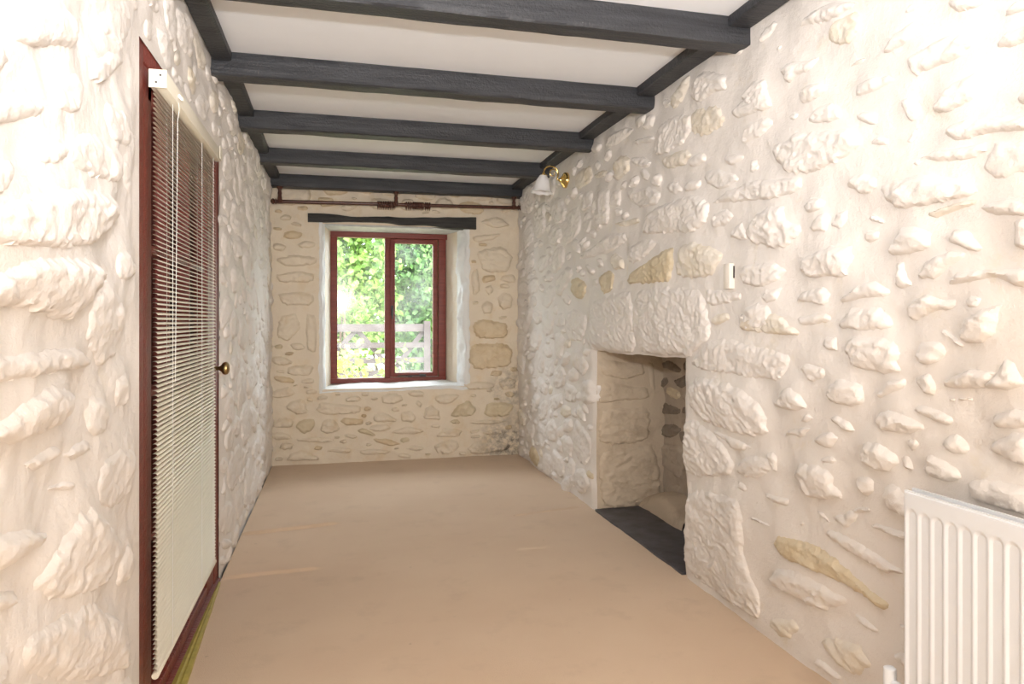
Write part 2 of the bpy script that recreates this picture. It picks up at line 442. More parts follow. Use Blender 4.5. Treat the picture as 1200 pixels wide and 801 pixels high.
TRACED = {
 'R': [
  (0.04,0,[2.273,2.327,2.194,2.361,2.062,2.352,1.926,2.288,1.952,2.28,2.017,2.278,2.096,2.288,2.194,2.32]),
  (0.02,3,[2.073,2.282,1.926,2.277,1.913,2.219,1.963,2.165,2.028,2.182,2.096,2.232]),
  (0.035,0,[2.356,2.212,2.3,2.231,2.12,2.182,2.169,2.155,2.26,2.153,2.3,2.141]),
  (0.035,0,[2.246,2.065,2.227,2.104,2.132,2.102,2.073,2.066,2.085,2.047,2.214,2.034]),
  (0.03,0,[2.182,1.963,2.169,2.008,2.073,2.011,2.017,1.979,2.006,1.93,2.108,1.939]),
  (0.04,0,[2.408,1.891,2.393,1.946,2.233,1.952,1.963,1.891,1.911,1.83,1.995,1.79,2.182,1.778,2.3,1.807]),
  (0.03,0,[1.838,2.078,1.796,2.122,1.708,2.137,1.679,2.112,1.717,2.073,1.778,2.073]),
  (0.045,0,[1.736,2.016,1.717,2.033,1.589,2.049,1.49,2.025,1.5,1.98,1.582,1.965,1.679,1.973,1.696,1.959]),
  (0.045,0,[1.639,1.852,1.612,1.895,1.552,1.911,1.476,1.918,1.434,1.897,1.51,1.839,1.567,1.831,1.62,1.835]),
  (0.022,0,[1.963,1.993,1.952,2.03,1.881,2.029,1.778,2.004,1.773,1.978,1.842,1.976,1.921,1.976]),
  (0.025,0,[1.952,1.915,1.921,1.935,1.852,1.908,1.847,1.864,1.901,1.882]),
  (0.028,0,[1.769,1.925,1.734,1.921,1.679,1.887,1.687,1.853,1.721,1.835,1.751,1.875]),
  (0.015,0,[1.751,1.776,1.708,1.819,1.675,1.82,1.717,1.774]),
  (0.02,0,[1.891,1.821,1.862,1.839,1.805,1.817,1.805,1.789,1.871,1.805]),
  (0.045,0,[1.6,1.771,1.589,1.797,1.531,1.802,1.387,1.767,1.323,1.737,1.323,1.71,1.456,1.737,1.517,1.737,1.574,1.742]),
  (0.04,0,[1.721,1.715,1.635,1.738,1.582,1.728,1.469,1.719,1.463,1.694,1.503,1.682,1.597,1.691,1.659,1.714,1.692,1.698]),
  (0.035,0,[1.453,1.954,1.424,1.986,1.357,1.987,1.323,1.978,1.329,1.937,1.399,1.939]),
  (0.035,0,[1.589,2.128,1.574,2.153,1.456,2.088,1.49,2.079,1.56,2.087]),
  (0.03,0,[1.431,2.024,1.412,2.045,1.393,2.054,1.357,2.049,1.329,2.008,1.393,2.019]),
  (0.035,0,[1.393,1.809,1.357,1.825,1.306,1.803,1.317,1.752,1.381,1.788]),
  (0.018,0,[1.747,2.167,1.725,2.195,1.643,2.165,1.659,2.156,1.717,2.158]),
  (0.02,0,[1.463,1.724,1.357,1.708,1.312,1.669,1.323,1.617,1.431,1.611,1.483,1.651]),
  (0.03,0,[2.524,2.242,2.415,2.21,2.43,2.139,2.524,2.122,2.624,2.19]),
  (0.025,0,[2.59,2.075,2.43,2.067,2.385,2.019,2.476,1.989,2.607,1.984]),
  (0.012,0,[1.995,2.094,1.952,2.109,1.891,2.101,1.921,2.083]),
  (0.035,0,[2.641,1.761,2.624,1.835,2.43,1.82,2.194,1.777,2.214,1.727,2.371,1.72]),
  (0.04,0,[2.59,1.591,2.524,1.686,2.43,1.708,2.3,1.696,2.3,1.636,2.207,1.597,2.246,1.552,2.342,1.515]),
  (0.028,0,[2.22,1.67,2.144,1.694,2.073,1.674,2.096,1.638,2.182,1.635]),
  (0.03,0,[2.175,1.573,2.157,1.611,2.091,1.637,2.05,1.608,2.085,1.554]),
  (0.025,0,[2.062,1.578,2.045,1.622,1.984,1.628,1.979,1.59,2.017,1.557]),
  (0.035,0,[1.989,1.697,1.973,1.732,1.901,1.732,1.842,1.699,1.847,1.66,1.911,1.657]),
  (0.05,0,[1.847,1.653,1.833,1.679,1.76,1.689,1.627,1.675,1.517,1.634,1.49,1.586,1.589,1.582,1.659,1.574,1.796,1.595]),
  (0.03,3,[1.659,1.561,1.582,1.574,1.496,1.578,1.493,1.56,1.589,1.547,1.635,1.538]),
  (0.04,0,[1.493,1.548,1.463,1.564,1.357,1.563,1.312,1.544,1.317,1.501,1.418,1.516,1.469,1.526]),
  (0.018,0,[1.896,1.574,1.881,1.594,1.824,1.564,1.822,1.546]),
  (0.022,0,[1.921,1.523,1.901,1.542,1.847,1.535,1.852,1.504,1.896,1.499]),
  (0.045,0,[1.805,1.453,1.796,1.494,1.751,1.537,1.683,1.535,1.635,1.502,1.643,1.458,1.725,1.446]),
  (0.04,0,[1.593,1.468,1.567,1.506,1.524,1.504,1.476,1.435,1.51,1.435,1.552,1.455]),
  (0.045,0,[1.399,1.456,1.393,1.506,1.357,1.507,1.306,1.478,1.312,1.424,1.387,1.429]),
  (0.045,0,[2.227,1.442,2.201,1.489,2.073,1.513,1.952,1.508,1.942,1.466,1.995,1.394,2.085,1.404,2.169,1.405]),
  (0.03,0,[1.787,1.361,1.782,1.43,1.742,1.43,1.734,1.379,1.704,1.357,1.76,1.343]),
  (0.035,0,[1.696,1.376,1.675,1.421,1.604,1.447,1.52,1.442,1.531,1.419,1.582,1.395,1.635,1.366]),
  (0.04,0,[1.604,1.346,1.582,1.376,1.51,1.39,1.357,1.384,1.301,1.369,1.312,1.337,1.381,1.332,1.443,1.361,1.51,1.353]),
  (0.03,0,[2.624,1.423,2.59,1.497,2.356,1.486,2.3,1.447,2.356,1.399,2.476,1.382]),
  (0.032,0,[2.273,1.322,2.233,1.363,2.096,1.377,2.062,1.344,2.085,1.301,2.182,1.316]),
  (0.035,0,[2.039,1.312,1.942,1.373,1.871,1.38,1.805,1.352,1.805,1.324,1.911,1.323,1.995,1.311]),
  (0.035,0,[2.028,1.227,2.011,1.273,1.963,1.303,1.852,1.307,1.796,1.278,1.791,1.222,1.911,1.217]),
  (0.042,0,[1.738,1.291,1.717,1.317,1.651,1.331,1.612,1.317,1.549,1.312,1.556,1.284,1.627,1.276,1.708,1.247]),
  (0.028,0,[1.531,1.305,1.51,1.323,1.469,1.312,1.483,1.283,1.52,1.284]),
  (0.05,0,[1.542,1.219,1.531,1.256,1.483,1.286,1.412,1.299,1.424,1.262,1.443,1.215,1.49,1.187,1.531,1.189]),
  (0.018,0,[1.627,1.231,1.604,1.231,1.56,1.206,1.527,1.177,1.552,1.182]),
  (0.028,0,[2.26,1.271,2.132,1.282,2.062,1.277,2.062,1.246,2.207,1.229]),
  (0.04,3,[2.624,1.212,2.607,1.26,2.524,1.278,2.342,1.285,2.214,1.196,2.342,1.196]),
  (0.025,0,[2.461,1.354,2.415,1.384,2.314,1.388,2.356,1.329,2.43,1.317]),
  (0.028,0,[2.108,1.162,2.085,1.199,2.028,1.204,2.022,1.15,2.073,1.148]),
  (0.045,0,[1.995,1.166,1.973,1.205,1.833,1.215,1.751,1.175,1.751,1.1,1.833,1.083,1.942,1.101]),
  (0.04,0,[1.704,1.143,1.692,1.184,1.659,1.201,1.62,1.199,1.589,1.18,1.593,1.146,1.659,1.122]),
  (0.03,0,[2.227,1.075,2.188,1.106,2.085,1.096,2.073,1.054,2.157,1.028]),
  (0.04,0,[2.091,0.985,2.062,1.039,1.995,1.064,1.901,1.053,1.891,0.992,1.963,0.963]),
  (0.035,0,[1.847,1.018,1.805,1.068,1.738,1.08,1.734,1.05,1.833,1.009]),
  (0.035,0,[1.712,1.069,1.696,1.097,1.651,1.107,1.62,1.07,1.627,1.037,1.667,1.041]),
  (0.045,0,[1.604,1.072,1.589,1.095,1.517,1.125,1.431,1.122,1.443,1.08,1.567,1.063]),
  (0.05,0,[1.483,1.074,1.437,1.122,1.418,1.163,1.381,1.148,1.363,1.093,1.406,1.073]),
  (0.02,0,[1.604,1.034,1.51,1.047,1.493,1.039,1.582,1.027]),
  (0.04,0,[2.393,0.918,2.328,0.99,2.273,1.017,2.194,0.987,2.175,0.939,2.246,0.912]),
  (0.035,0,[2.624,0.78,2.607,0.888,2.468,0.932,2.415,0.875,2.43,0.797]),
  (0.03,0,[2.364,0.798,2.287,0.845,2.194,0.875,2.157,0.865,2.22,0.818,2.273,0.826]),
  (0.022,0,[2.227,0.883,2.182,0.922,2.138,0.904,2.182,0.881]),
  (0.03,0,[2.067,0.913,2.028,0.934,1.963,0.92,1.942,0.886,1.984,0.879]),
  (0.03,0,[2.157,0.824,2.108,0.864,2.05,0.877,2.006,0.853,2.073,0.807]),
  (0.045,0,[1.862,0.934,1.847,0.965,1.787,0.986,1.708,0.969,1.651,0.947,1.675,0.93,1.751,0.908,1.833,0.913]),
  (0.035,0,[1.708,0.989,1.683,1.012,1.612,1.001,1.56,0.982,1.582,0.959,1.651,0.967]),
  (0.032,0,[1.612,0.905,1.589,0.94,1.552,0.946,1.517,0.921,1.524,0.892,1.567,0.881]),
  (0.045,0,[1.926,0.822,1.901,0.87,1.833,0.881,1.769,0.851,1.76,0.818,1.805,0.781,1.881,0.783]),
  (0.025,0,[1.76,0.832,1.751,0.854,1.717,0.853,1.708,0.808,1.742,0.808]),
  (0.02,0,[1.742,0.889,1.7,0.91,1.675,0.894,1.708,0.862]),
  (0.04,0,[1.679,0.821,1.659,0.871,1.604,0.874,1.538,0.844,1.535,0.82,1.582,0.802,1.635,0.804]),
  (0.045,0,[2.28,0.672,2.246,0.729,2.157,0.755,2.062,0.742,2.006,0.654,2.096,0.626,2.194,0.608,2.233,0.657]),
  (0.02,0,[2.138,0.755,2.073,0.791,2.033,0.779,2.05,0.756]),
  (0.032,0,[1.957,0.719,1.942,0.748,1.871,0.76,1.852,0.714,1.901,0.684]),
  (0.04,0,[1.833,0.704,1.819,0.75,1.778,0.766,1.725,0.744,1.717,0.665,1.778,0.666]),
  (0.05,0,[1.463,0.919,1.443,0.951,1.387,0.983,1.329,0.981,1.323,0.894,1.418,0.898]),
  (0.035,0,[1.463,0.995,1.443,1.016,1.393,1.033,1.334,1.029,1.329,0.992,1.431,0.974]),
  (0.045,0,[1.542,0.809,1.51,0.837,1.418,0.851,1.334,0.848,1.329,0.772,1.431,0.77,1.503,0.772]),
  (0.022,0,[2.476,0.57,2.4,0.575,2.287,0.585,2.3,0.552,2.356,0.546]),
  (0.025,0,[2.59,0.596,2.524,0.694,2.43,0.693,2.408,0.662,2.476,0.616]),
  (0.022,0,[2.438,0.732,2.385,0.755,2.356,0.725,2.371,0.661,2.408,0.68]),
  (0.015,0,[2.157,0.581,2.108,0.581,2.062,0.555,2.085,0.549]),
  (0.02,0,[1.973,0.621,1.942,0.644,1.871,0.659,1.876,0.643,1.942,0.618]),
  (0.03,0,[3.1,0.046,3.11,0.407,2.945,0.476,2.642,0.519,2.565,0.484,2.565,0.251,2.475,0.168,2.466,0.048,2.584,0.042,2.808,0.032]),
  (0.025,0,[2.483,0.567,2.406,0.576,2.301,0.567,2.325,0.546,2.389,0.545]),
  (0.015,0,[2.556,0.439,2.501,0.459,2.389,0.455,2.406,0.445]),
  (0.012,0,[2.248,0.5,2.218,0.522,2.196,0.514,2.225,0.497]),
  (0.04,1,[2.381,0.373,2.373,0.43,2.218,0.461,2.054,0.458,1.955,0.422,1.811,0.378,1.832,0.345,1.909,0.364,2.041,0.366,2.161,0.364,2.278,0.357]),
  (0.045,0,[2.398,0.237,2.356,0.306,2.233,0.344,2.106,0.342,1.979,0.329,1.991,0.294,2.106,0.239,2.189,0.229,2.373,0.221]),
  (0.035,0,[2.12,0.509,2.054,0.541,1.932,0.539,1.832,0.521,1.74,0.497,1.76,0.483,1.832,0.469,1.955,0.481]),
  (0.035,0,[1.881,0.595,1.853,0.619,1.74,0.62,1.702,0.612,1.721,0.595,1.8,0.591]),
  (0.025,0,[1.967,0.287,1.909,0.298,1.843,0.277,1.864,0.259,1.932,0.263]),
  (0.025,3,[2.406,0.058,2.389,0.105,2.248,0.154,2.218,0.124,2.278,0.06,2.34,0.042]),
  (0.03,3,[2.12,0.126,2.054,0.177,1.909,0.215,1.864,0.154,1.932,0.088,2.041,0.086]),
  (0.02,0,[2.161,0.029,2.12,0.067,2.004,0.052,2.028,0.024,2.093,0.026]),
  (0.03,0,[1.8,0.224,1.76,0.258,1.702,0.262,1.702,0.202]),
  (0.014,0,[2.161,0.579,2.106,0.576,2.073,0.558,2.106,0.558]),
  (0.022,0,[2.067,0.577,1.979,0.627,1.909,0.637,1.932,0.606,1.979,0.559,2.041,0.567]),
  (0.02,0,[1.79,0.331,1.721,0.345,1.73,0.318]),
  (0.035,0,[3.045,2.323,3.009,2.399,2.889,2.41,2.731,2.33,2.709,2.258,2.856,2.272,2.94,2.264]),
  (0.02,3,[2.992,2.262,2.761,2.21,2.731,2.12,2.889,2.092,3.027,2.149,3.045,2.243]),
  (0.035,0,[3.429,2.136,3.407,2.288,3.217,2.292,3.027,2.251,3.009,2.162,3.101,2.114,3.299,2.106]),
  (0.035,3,[3.363,2.082,3.299,2.106,3.045,2.083,3.009,2.039,3.101,2.006,3.278,2.025]),
  (0.025,0,[3.759,2.276,3.668,2.285,3.452,2.25,3.452,2.211,3.668,2.244]),
  (0.025,0,[3.746,2.198,3.569,2.168,3.475,2.107,3.521,2.087,3.719,2.139]),
  (0.028,0,[3.299,1.925,3.278,1.969,3.158,1.95,3.101,1.889,3.178,1.875]),
  (0.02,0,[2.931,1.909,2.906,1.947,2.792,1.94,2.643,1.876,2.629,1.842,2.761,1.819,2.889,1.876]),
  (0.028,0,[2.761,1.957,2.731,1.979,2.601,1.953,2.588,1.926,2.687,1.913]),
  (0.018,0,[2.56,1.92,2.495,1.913,2.482,1.858,2.547,1.853]),
  (0.03,0,[2.701,2.152,2.601,2.185,2.469,2.188,2.407,2.175,2.395,2.085,2.547,2.092,2.658,2.108]),
  (0.03,0,[3.826,1.977,3.772,2.022,3.475,1.987,3.342,1.923,3.385,1.863,3.618,1.88]),
  (0.025,3,[4.383,2.221,4.214,2.222,4.087,2.196,4.15,2.162,4.314,2.183]),
  (0.028,0,[4.182,2.357,4.057,2.419,3.799,2.394,3.694,2.345,3.938,2.309]),
  (0.035,0,[2.856,1.779,2.701,1.825,2.534,1.817,2.407,1.786,2.372,1.722,2.672,1.757]),
  (0.04,0,[3.593,1.738,3.581,1.834,3.385,1.864,3.197,1.862,2.957,1.855,2.856,1.787,2.872,1.705,2.992,1.669,3.299,1.703,3.475,1.719]),
  (0.03,0,[2.848,1.673,2.824,1.748,2.701,1.745,2.658,1.699,2.731,1.661]),
  (0.03,0,[2.716,1.611,2.672,1.654,2.588,1.681,2.547,1.577]),
  (0.035,1,[3.804,1.466,3.785,1.519,3.385,1.62,3.197,1.639,3.217,1.548,3.237,1.447,3.475,1.455]),
  (0.04,3,[3.178,1.48,3.168,1.627,2.992,1.634,2.777,1.577,2.731,1.532,2.84,1.45,2.992,1.447]),
  (0.025,1,[4.297,1.54,4.057,1.588,3.982,1.532,4.026,1.432,4.182,1.421]),
  (0.03,0,[3.799,1.596,3.772,1.69,3.569,1.72,3.363,1.667,3.521,1.614,3.668,1.575]),
  (0.025,3,[4.057,1.852,3.668,1.842,3.618,1.804,3.826,1.8]),
  (0.018,0,[2.906,1.408,2.731,1.391,2.588,1.373,2.615,1.332,2.872,1.313]),
  (0.025,3,[2.848,1.242,2.824,1.283,2.701,1.294,2.687,1.258,2.808,1.225]),
  (0.035,0,[2.629,1.258,2.56,1.311,2.457,1.338,2.395,1.322,2.383,1.236,2.56,1.204]),
  (0.028,0,[4.641,1.691,4.087,1.805,3.826,1.783,3.799,1.715,4.087,1.677,4.527,1.675]),
  (0.03,0,[3.668,1.439,3.193,1.434,2.907,1.399,2.861,1.266,2.831,1.173,2.954,1.13,3.052,1.073,3.335,1.072,3.633,1.077,3.715,1.23]),
  (0.03,0,[4.416,1.387,3.943,1.436,3.704,1.435,3.68,1.08,4.08,1.058,4.449,1.066]),
  (0.028,0,[3.048,1.049,2.874,1.182,2.689,1.186,2.351,1.141,2.258,1.131,2.321,1.019,2.531,1.021,2.674,1.022,2.917,1.021]),
  (0.045,0,[3.075,0.927,2.989,0.998,2.767,1.006,2.544,0.968,2.438,0.918,2.419,0.799,2.544,0.776,2.735,0.778,2.883,0.787,3.033,0.839]),
  (0.035,0,[3.11,0.671,3.11,0.755,3.026,0.804,2.866,0.763,2.751,0.721,2.659,0.647,2.689,0.583,3.071,0.496]),
  (0.03,0,[2.866,0.746,2.799,0.765,2.615,0.752,2.49,0.734,2.659,0.696,2.735,0.724]),
  (0.03,0,[2.659,0.606,2.615,0.672,2.531,0.711,2.4,0.72,2.375,0.665,2.544,0.606]),
 ],
 'L': [
  (0.04,0,[1.577,1.603,1.723,1.685,1.989,1.693,1.971,1.601,1.778,1.574,1.622,1.57]),
  (0.03,0,[1.455,1.557,1.555,1.614,1.671,1.617,1.577,1.564,1.493,1.546]),
  (0.06,0,[1.238,1.415,1.455,1.495,1.723,1.554,2.007,1.564,1.869,1.448,1.534,1.393,1.238,1.37]),
  (0.07,0,[1.238,1.291,1.369,1.362,1.671,1.398,1.838,1.364,1.634,1.244,1.419,1.275,1.238,1.265]),
  (0.04,0,[1.419,1.671,1.534,1.667,1.493,1.627,1.322,1.568,1.238,1.572]),
  (0.035,0,[1.778,1.837,1.953,1.942,2.085,1.946,1.902,1.829,1.793,1.803]),
  (0.04,0,[1.353,1.779,1.513,1.865,1.723,1.93,1.671,1.826,1.419,1.739]),
  (0.035,0,[1.238,1.683,1.337,1.736,1.419,1.709,1.337,1.658,1.238,1.631]),
  (0.03,0,[1.555,1.723,1.696,1.808,1.778,1.778,1.671,1.689,1.577,1.671]),
  (0.06,0,[1.238,1.061,1.369,1.105,1.514,1.137,1.724,1.101,1.623,1.04,1.42,1.03]),
  (0.04,0,[1.437,0.989,1.6,1.004,1.635,0.971,1.514,0.961]),
  (0.03,0,[1.623,0.969,1.78,0.988,1.84,0.948,1.698,0.946]),
  (0.025,0,[1.494,0.929,1.698,0.908,1.685,0.884]),
  (0.05,0,[1.475,0.75,1.6,0.817,1.752,0.858,2.011,0.673,1.904,0.611,1.6,0.678]),
  (0.05,0,[1.238,0.924,1.456,0.875,1.567,0.827,1.42,0.817,1.265,0.842]),
  (0.04,0,[1.238,0.826,1.428,0.775,1.42,0.74,1.238,0.786]),
  (0.045,0,[1.42,0.687,1.752,0.628,1.974,0.499,2.089,0.313,1.724,0.449,1.42,0.618]),
  (0.05,0,[1.238,1.192,1.456,1.197,1.724,1.195,1.84,1.141,1.494,1.147,1.238,1.147]),
 ],
 'F': [
  (0.022,0,[-0.45,0.507,-0.38,0.578,-0.289,0.586,-0.239,0.448,-0.34,0.43]),
  (0.02,0,[-0.198,0.468,-0.137,0.551,0.048,0.524,0.215,0.498,0.194,0.434,-0.076,0.422]),
  (0.02,0,[-0.549,0.364,-0.479,0.424,-0.37,0.41,-0.38,0.327,-0.519,0.322]),
  (0.022,1,[-0.36,0.326,-0.32,0.398,-0.198,0.405,-0.188,0.32,-0.279,0.26]),
  (0.022,0,[-0.151,0.287,-0.117,0.402,-0.014,0.388,0.023,0.291,-0.055,0.255]),
  (0.02,3,[0.017,0.365,0.069,0.406,0.236,0.379,0.215,0.326,0.069,0.325]),
  (0.02,0,[0.288,0.399,0.384,0.45,0.523,0.369,0.501,0.342,0.32,0.348]),
  (0.018,0,[0.544,0.434,0.642,0.453,0.696,0.374,0.663,0.332,0.555,0.347]),
  (0.024,0,[0.75,0.362,0.772,0.46,0.827,0.502,0.905,0.434,0.916,0.341]),
  (0.026,1,[0.982,0.376,1.083,0.495,1.173,0.536,1.252,0.423,1.207,0.368]),
  (0.026,1,[1.309,0.399,1.355,0.498,1.516,0.505,1.621,0.456,1.539,0.357,1.355,0.363]),
  (0.02,0,[0.849,0.567,0.971,0.597,1.105,0.572,0.993,0.486,0.882,0.5]),
  (0.016,0,[0.674,0.506,0.707,0.538,0.75,0.504,0.729,0.461]),
  (0.02,0,[-0.578,0.251,-0.519,0.301,-0.4,0.275,-0.37,0.222,-0.499,0.217]),
  (0.018,1,[0.162,0.285,0.236,0.304,0.341,0.235,0.32,0.219,0.194,0.252]),
  (0.02,0,[0.448,0.253,0.62,0.312,0.772,0.251,0.685,0.222,0.534,0.232]),
  (0.02,0,[0.86,0.193,0.949,0.289,1.128,0.249,1.083,0.184]),
  (0.018,3,[0.288,0.205,0.448,0.199,0.566,0.14,0.469,0.126,0.341,0.16]),
  (0.016,0,[0.577,0.096,0.663,0.135,0.794,0.097,0.707,0.068]),
  (0.022,0,[-0.44,0.036,-0.38,0.117,-0.279,0.134,-0.117,0.031]),
  (0.016,0,[-0.117,0.105,-0.014,0.143,0.131,0.126,0.11,0.074]),
  (0.016,0,[0.194,0.102,0.299,0.119,0.469,0.09,0.448,0.058,0.215,0.058]),
  (0.016,0,[-0.36,0.232,-0.178,0.245,-0.014,0.207,-0.076,0.178,-0.34,0.199]),
  (0.018,0,[1.094,0.317,1.355,0.341,1.586,0.311,1.355,0.285]),
  (0.02,0,[1.128,0.671,1.264,0.702,1.447,0.675,1.401,0.62,1.173,0.614]),
  (0.02,0,[1.447,0.687,1.539,0.73,1.633,0.705,1.609,0.615,1.493,0.607]),
  (0.018,0,[1.286,0.22,1.447,0.259,1.516,0.2,1.355,0.184]),
  (0.024,0,[1.15,0.07,1.241,0.155,1.447,0.147,1.586,0.096,1.539,0.041,1.218,0.011]),
  (0.028,3,[1.191,1.016,1.239,1.051,1.531,1.049,1.605,0.965,1.555,0.822,1.239,0.803,1.168,0.875]),
  (0.025,3,[1.203,1.252,1.336,1.275,1.555,1.228,1.531,1.085,1.239,1.086]),
  (0.02,0,[1.312,1.559,1.384,1.596,1.421,1.537,1.36,1.477]),
  (0.022,0,[1.445,1.466,1.506,1.538,1.605,1.491,1.58,1.371,1.482,1.347]),
  (0.02,0,[1.288,1.393,1.336,1.453,1.409,1.418,1.396,1.323,1.312,1.311]),
  (0.018,0,[1.191,1.699,1.263,1.747,1.288,1.535,1.215,1.464]),
  (0.018,0,[1.191,2.029,1.336,2.057,1.506,2.074,1.433,2.012,1.239,1.971]),
  (0.022,0,[1.239,1.889,1.457,1.965,1.605,1.873,1.555,1.705,1.312,1.701]),
  (0.02,0,[1.263,2.173,1.457,2.239,1.58,2.136,1.409,2.106]),
  (0.02,0,[-0.531,1.78,-0.363,1.839,-0.17,1.81,-0.181,1.743,-0.426,1.716]),
  (0.02,0,[-0.531,1.648,-0.363,1.695,-0.181,1.665,-0.213,1.586,-0.489,1.582]),
  (0.02,0,[-0.51,1.494,-0.299,1.518,-0.192,1.475,-0.213,1.385,-0.468,1.384]),
  (0.02,0,[-0.489,1.296,-0.341,1.329,-0.299,1.207,-0.405,1.074,-0.51,1.119]),
  (0.016,0,[-0.277,1.318,-0.175,1.318,-0.175,0.983,-0.256,0.984]),
 ],
 'CHEEK': [
  (0.03,0,[1.687,1.016,1.814,0.995,2.007,0.972,2.007,0.892,1.856,0.855,1.687,0.898]),
  (0.03,0,[1.666,0.701,1.687,0.858,1.856,0.835,2.04,0.811,2.04,0.73,1.856,0.716]),
  (0.035,0,[1.666,0.445,1.687,0.671,1.856,0.686,2.051,0.68,2.04,0.449,1.835,0.418]),
  (0.045,0,[1.687,0.03,1.676,0.385,1.835,0.408,2.062,0.438,2.116,0.305,2.127,0.022,1.878,-0.002]),
  (0.02,0,[2.018,0.992,2.084,0.961,2.084,0.709,2.04,0.831]),
 ],
 'FBACK': [
  (0.03,2,[4.406,0.966,4.249,0.995,4.081,0.946,4.122,0.915,4.337,0.93]),
  (0.03,2,[4.406,0.853,4.293,0.882,4.258,0.845,4.36,0.786]),
  (0.035,2,[4.227,0.858,3.963,0.936,3.944,0.863,4.122,0.809]),
  (0.03,2,[4.42,0.719,4.293,0.702,4.081,0.688,4.122,0.644,4.383,0.611]),
  (0.04,2,[4.476,0.546,4.164,0.581,4.081,0.554,4.206,0.476,4.406,0.464]),
  (0.03,2,[4.081,0.707,3.944,0.714,3.963,0.665,4.081,0.659]),
  (0.03,2,[4.143,0.535,4.041,0.551,4.002,0.463,4.081,0.468]),
  (0.03,0,[4.406,0.413,4.081,0.468,4.002,0.368,4.081,0.219,4.337,0.263]),
  (0.03,0,[4.337,0.162,4.081,0.2,4.022,0.062,4.293,0.012]),
  (0.05,0,[4.573,-0.082,4.293,-0.018,3.963,0.003,4.041,-0.114,4.383,-0.134]),
  (0.03,2,[4.081,0.985,3.944,1.011,3.925,0.957,4.041,0.93]),
 ],
}

# ------------------------------------------------------------------ rubble walls
from mathutils.geometry import delaunay_2d_cdt
class Patch:
    relief = 0.42
    """a wall face: a, b run along U, V from o; heights go out along N"""
    def __init__(s, o, U, V, Nn, amp, seed, fade=None, hi=0.35, warp=None):
        s.field = None; s.hi = hi; s.warp = warp
        s.o = np.array(o, float); s.U = np.array(U, float); s.V = np.array(V, float); s.N = np.array(Nn, float)
        s.amp = amp; s.seed = seed; s.fade = fade
    def M(s, a, b):
        h = s.amp * (fbm(np.asarray(a) * 2.6, np.asarray(b) * 3.2, s.seed, 3) + s.hi * fbm(np.asarray(a) * 11, np.asarray(b) * 13, s.seed + 9, 4, 0.6))
        if s.field is not None:
            h = h + s.sample(a, b)
        if s.fade is not None:
            h = h * s.fade(np.asarray(a), np.asarray(b))
        return h
    def pos(s, a, b, h):
        a, b, h = (np.asarray(q, float)[..., None] for q in (a, b, h))
        P = s.o + a * s.U + b * s.V + h * s.N
        return s.warp(P) if s.warp else P
    def sample(s, a, b):
        a0, b0, r, G = s.field
        x = np.clip((np.asarray(a, float) - a0) / r, 0, G.shape[0] - 1.001); y = np.clip((np.asarray(b, float) - b0) / r, 0, G.shape[1] - 1.001)
        i = x.astype(int); j = y.astype(int); fx = x - i; fy = y - j
        return (G[i, j] * (1 - fx) + G[i + 1, j] * fx) * (1 - fy) + (G[i, j + 1] * (1 - fx) + G[i + 1, j + 1] * fx) * fy
    def plaster(s, stones, ext, k=0.85, blur=3, lift=2):
        """the coat builds up round every stone and slumps against its upper side"""
        a0, a1, b0, b1 = ext; r = 0.012
        na, nb = int((a1 - a0) / r) + 2, int((b1 - b0) / r) + 2
        A, B = np.meshgrid(a0 + np.arange(na) * r, b0 + np.arange(nb) * r, indexing='ij')
        G = np.zeros((na, nb))
        for d, p in stones:
            x = [q[0] for q in p]; y = [q[1] for q in p]
            i0, i1 = max(0, int((min(x) - a0) / r)), min(na, int((max(x) - a0) / r) + 2)
            j0, j1 = max(0, int((min(y) - b0) / r)), min(nb, int((max(y) - b0) / r) + 2)
            if i1 <= i0 or j1 <= j0:
                continue
            w = (slice(i0, i1), slice(j0, j1))
            G[w] = np.maximum(G[w], d * inside(p, A[w], B[w]))
        G = np.roll(G, lift, 1)
        for ax in (0, 1):
            for _ in range(2):
                G = sum(np.roll(G, q, ax) for q in range(-blur, blur + 1)) / (2 * blur + 1)
        s.field = (a0, b0, r, G * k)

def fire_warp(P):
    """ragged, rounded arrises of the fireplace opening"""
    P = np.array(P, float)
    x, y, z = P[..., 0], P[..., 1], P[..., 2]
    g = lambda d, w: np.exp(-(d / w) ** 2)
    deep = np.exp(-np.maximum(x - XR, 0) / 0.25)
    low = sstep((FP_Z + 0.10 - z) / 0.10)
    y0, y1 = FP_Y0, FP_Y1
    ny = y + (0.026 * fbm(z * 4.5, z * 0, 301, 3) * g(y - y0, 0.10) + 0.022 * fbm(z * 5, z * 0 + 4, 302, 3) * g(y - y1, 0.10)) * low * deep
    span = sstep((y - y0 + 0.08) / 0.08) * sstep((y1 + 0.08 - y) / 0.08)
    nz = z + 0.018 * fbm(y * 5, y * 0 + 9, 303, 3) * g(z - FP_Z, 0.07) * span * deep
    d = np.minimum(np.minimum(np.abs(y - y0), np.abs(y - y1)) + 10 * (z > FP_Z + 0.02), np.abs(z - FP_Z) + 10 * ((y < y0 - .02) | (y > y1 + .02)))
    nx = x + 0.014 * g(d, 0.022) * g(np.maximum(x - XR, 0), 0.02)
    return np.stack([nx, ny, nz], -1)

def steps(breaks, res):
    out = []
    for i in range(len(breaks) - 1):
        r = res[i] if isinstance(res, (list, tuple)) else res
        n = max(1, int(round((breaks[i + 1] - breaks[i]) / r)))
        out += list(np.linspace(breaks[i], breaks[i + 1], n + 1)[:-1])
    return np.array(out + [breaks[-1]])

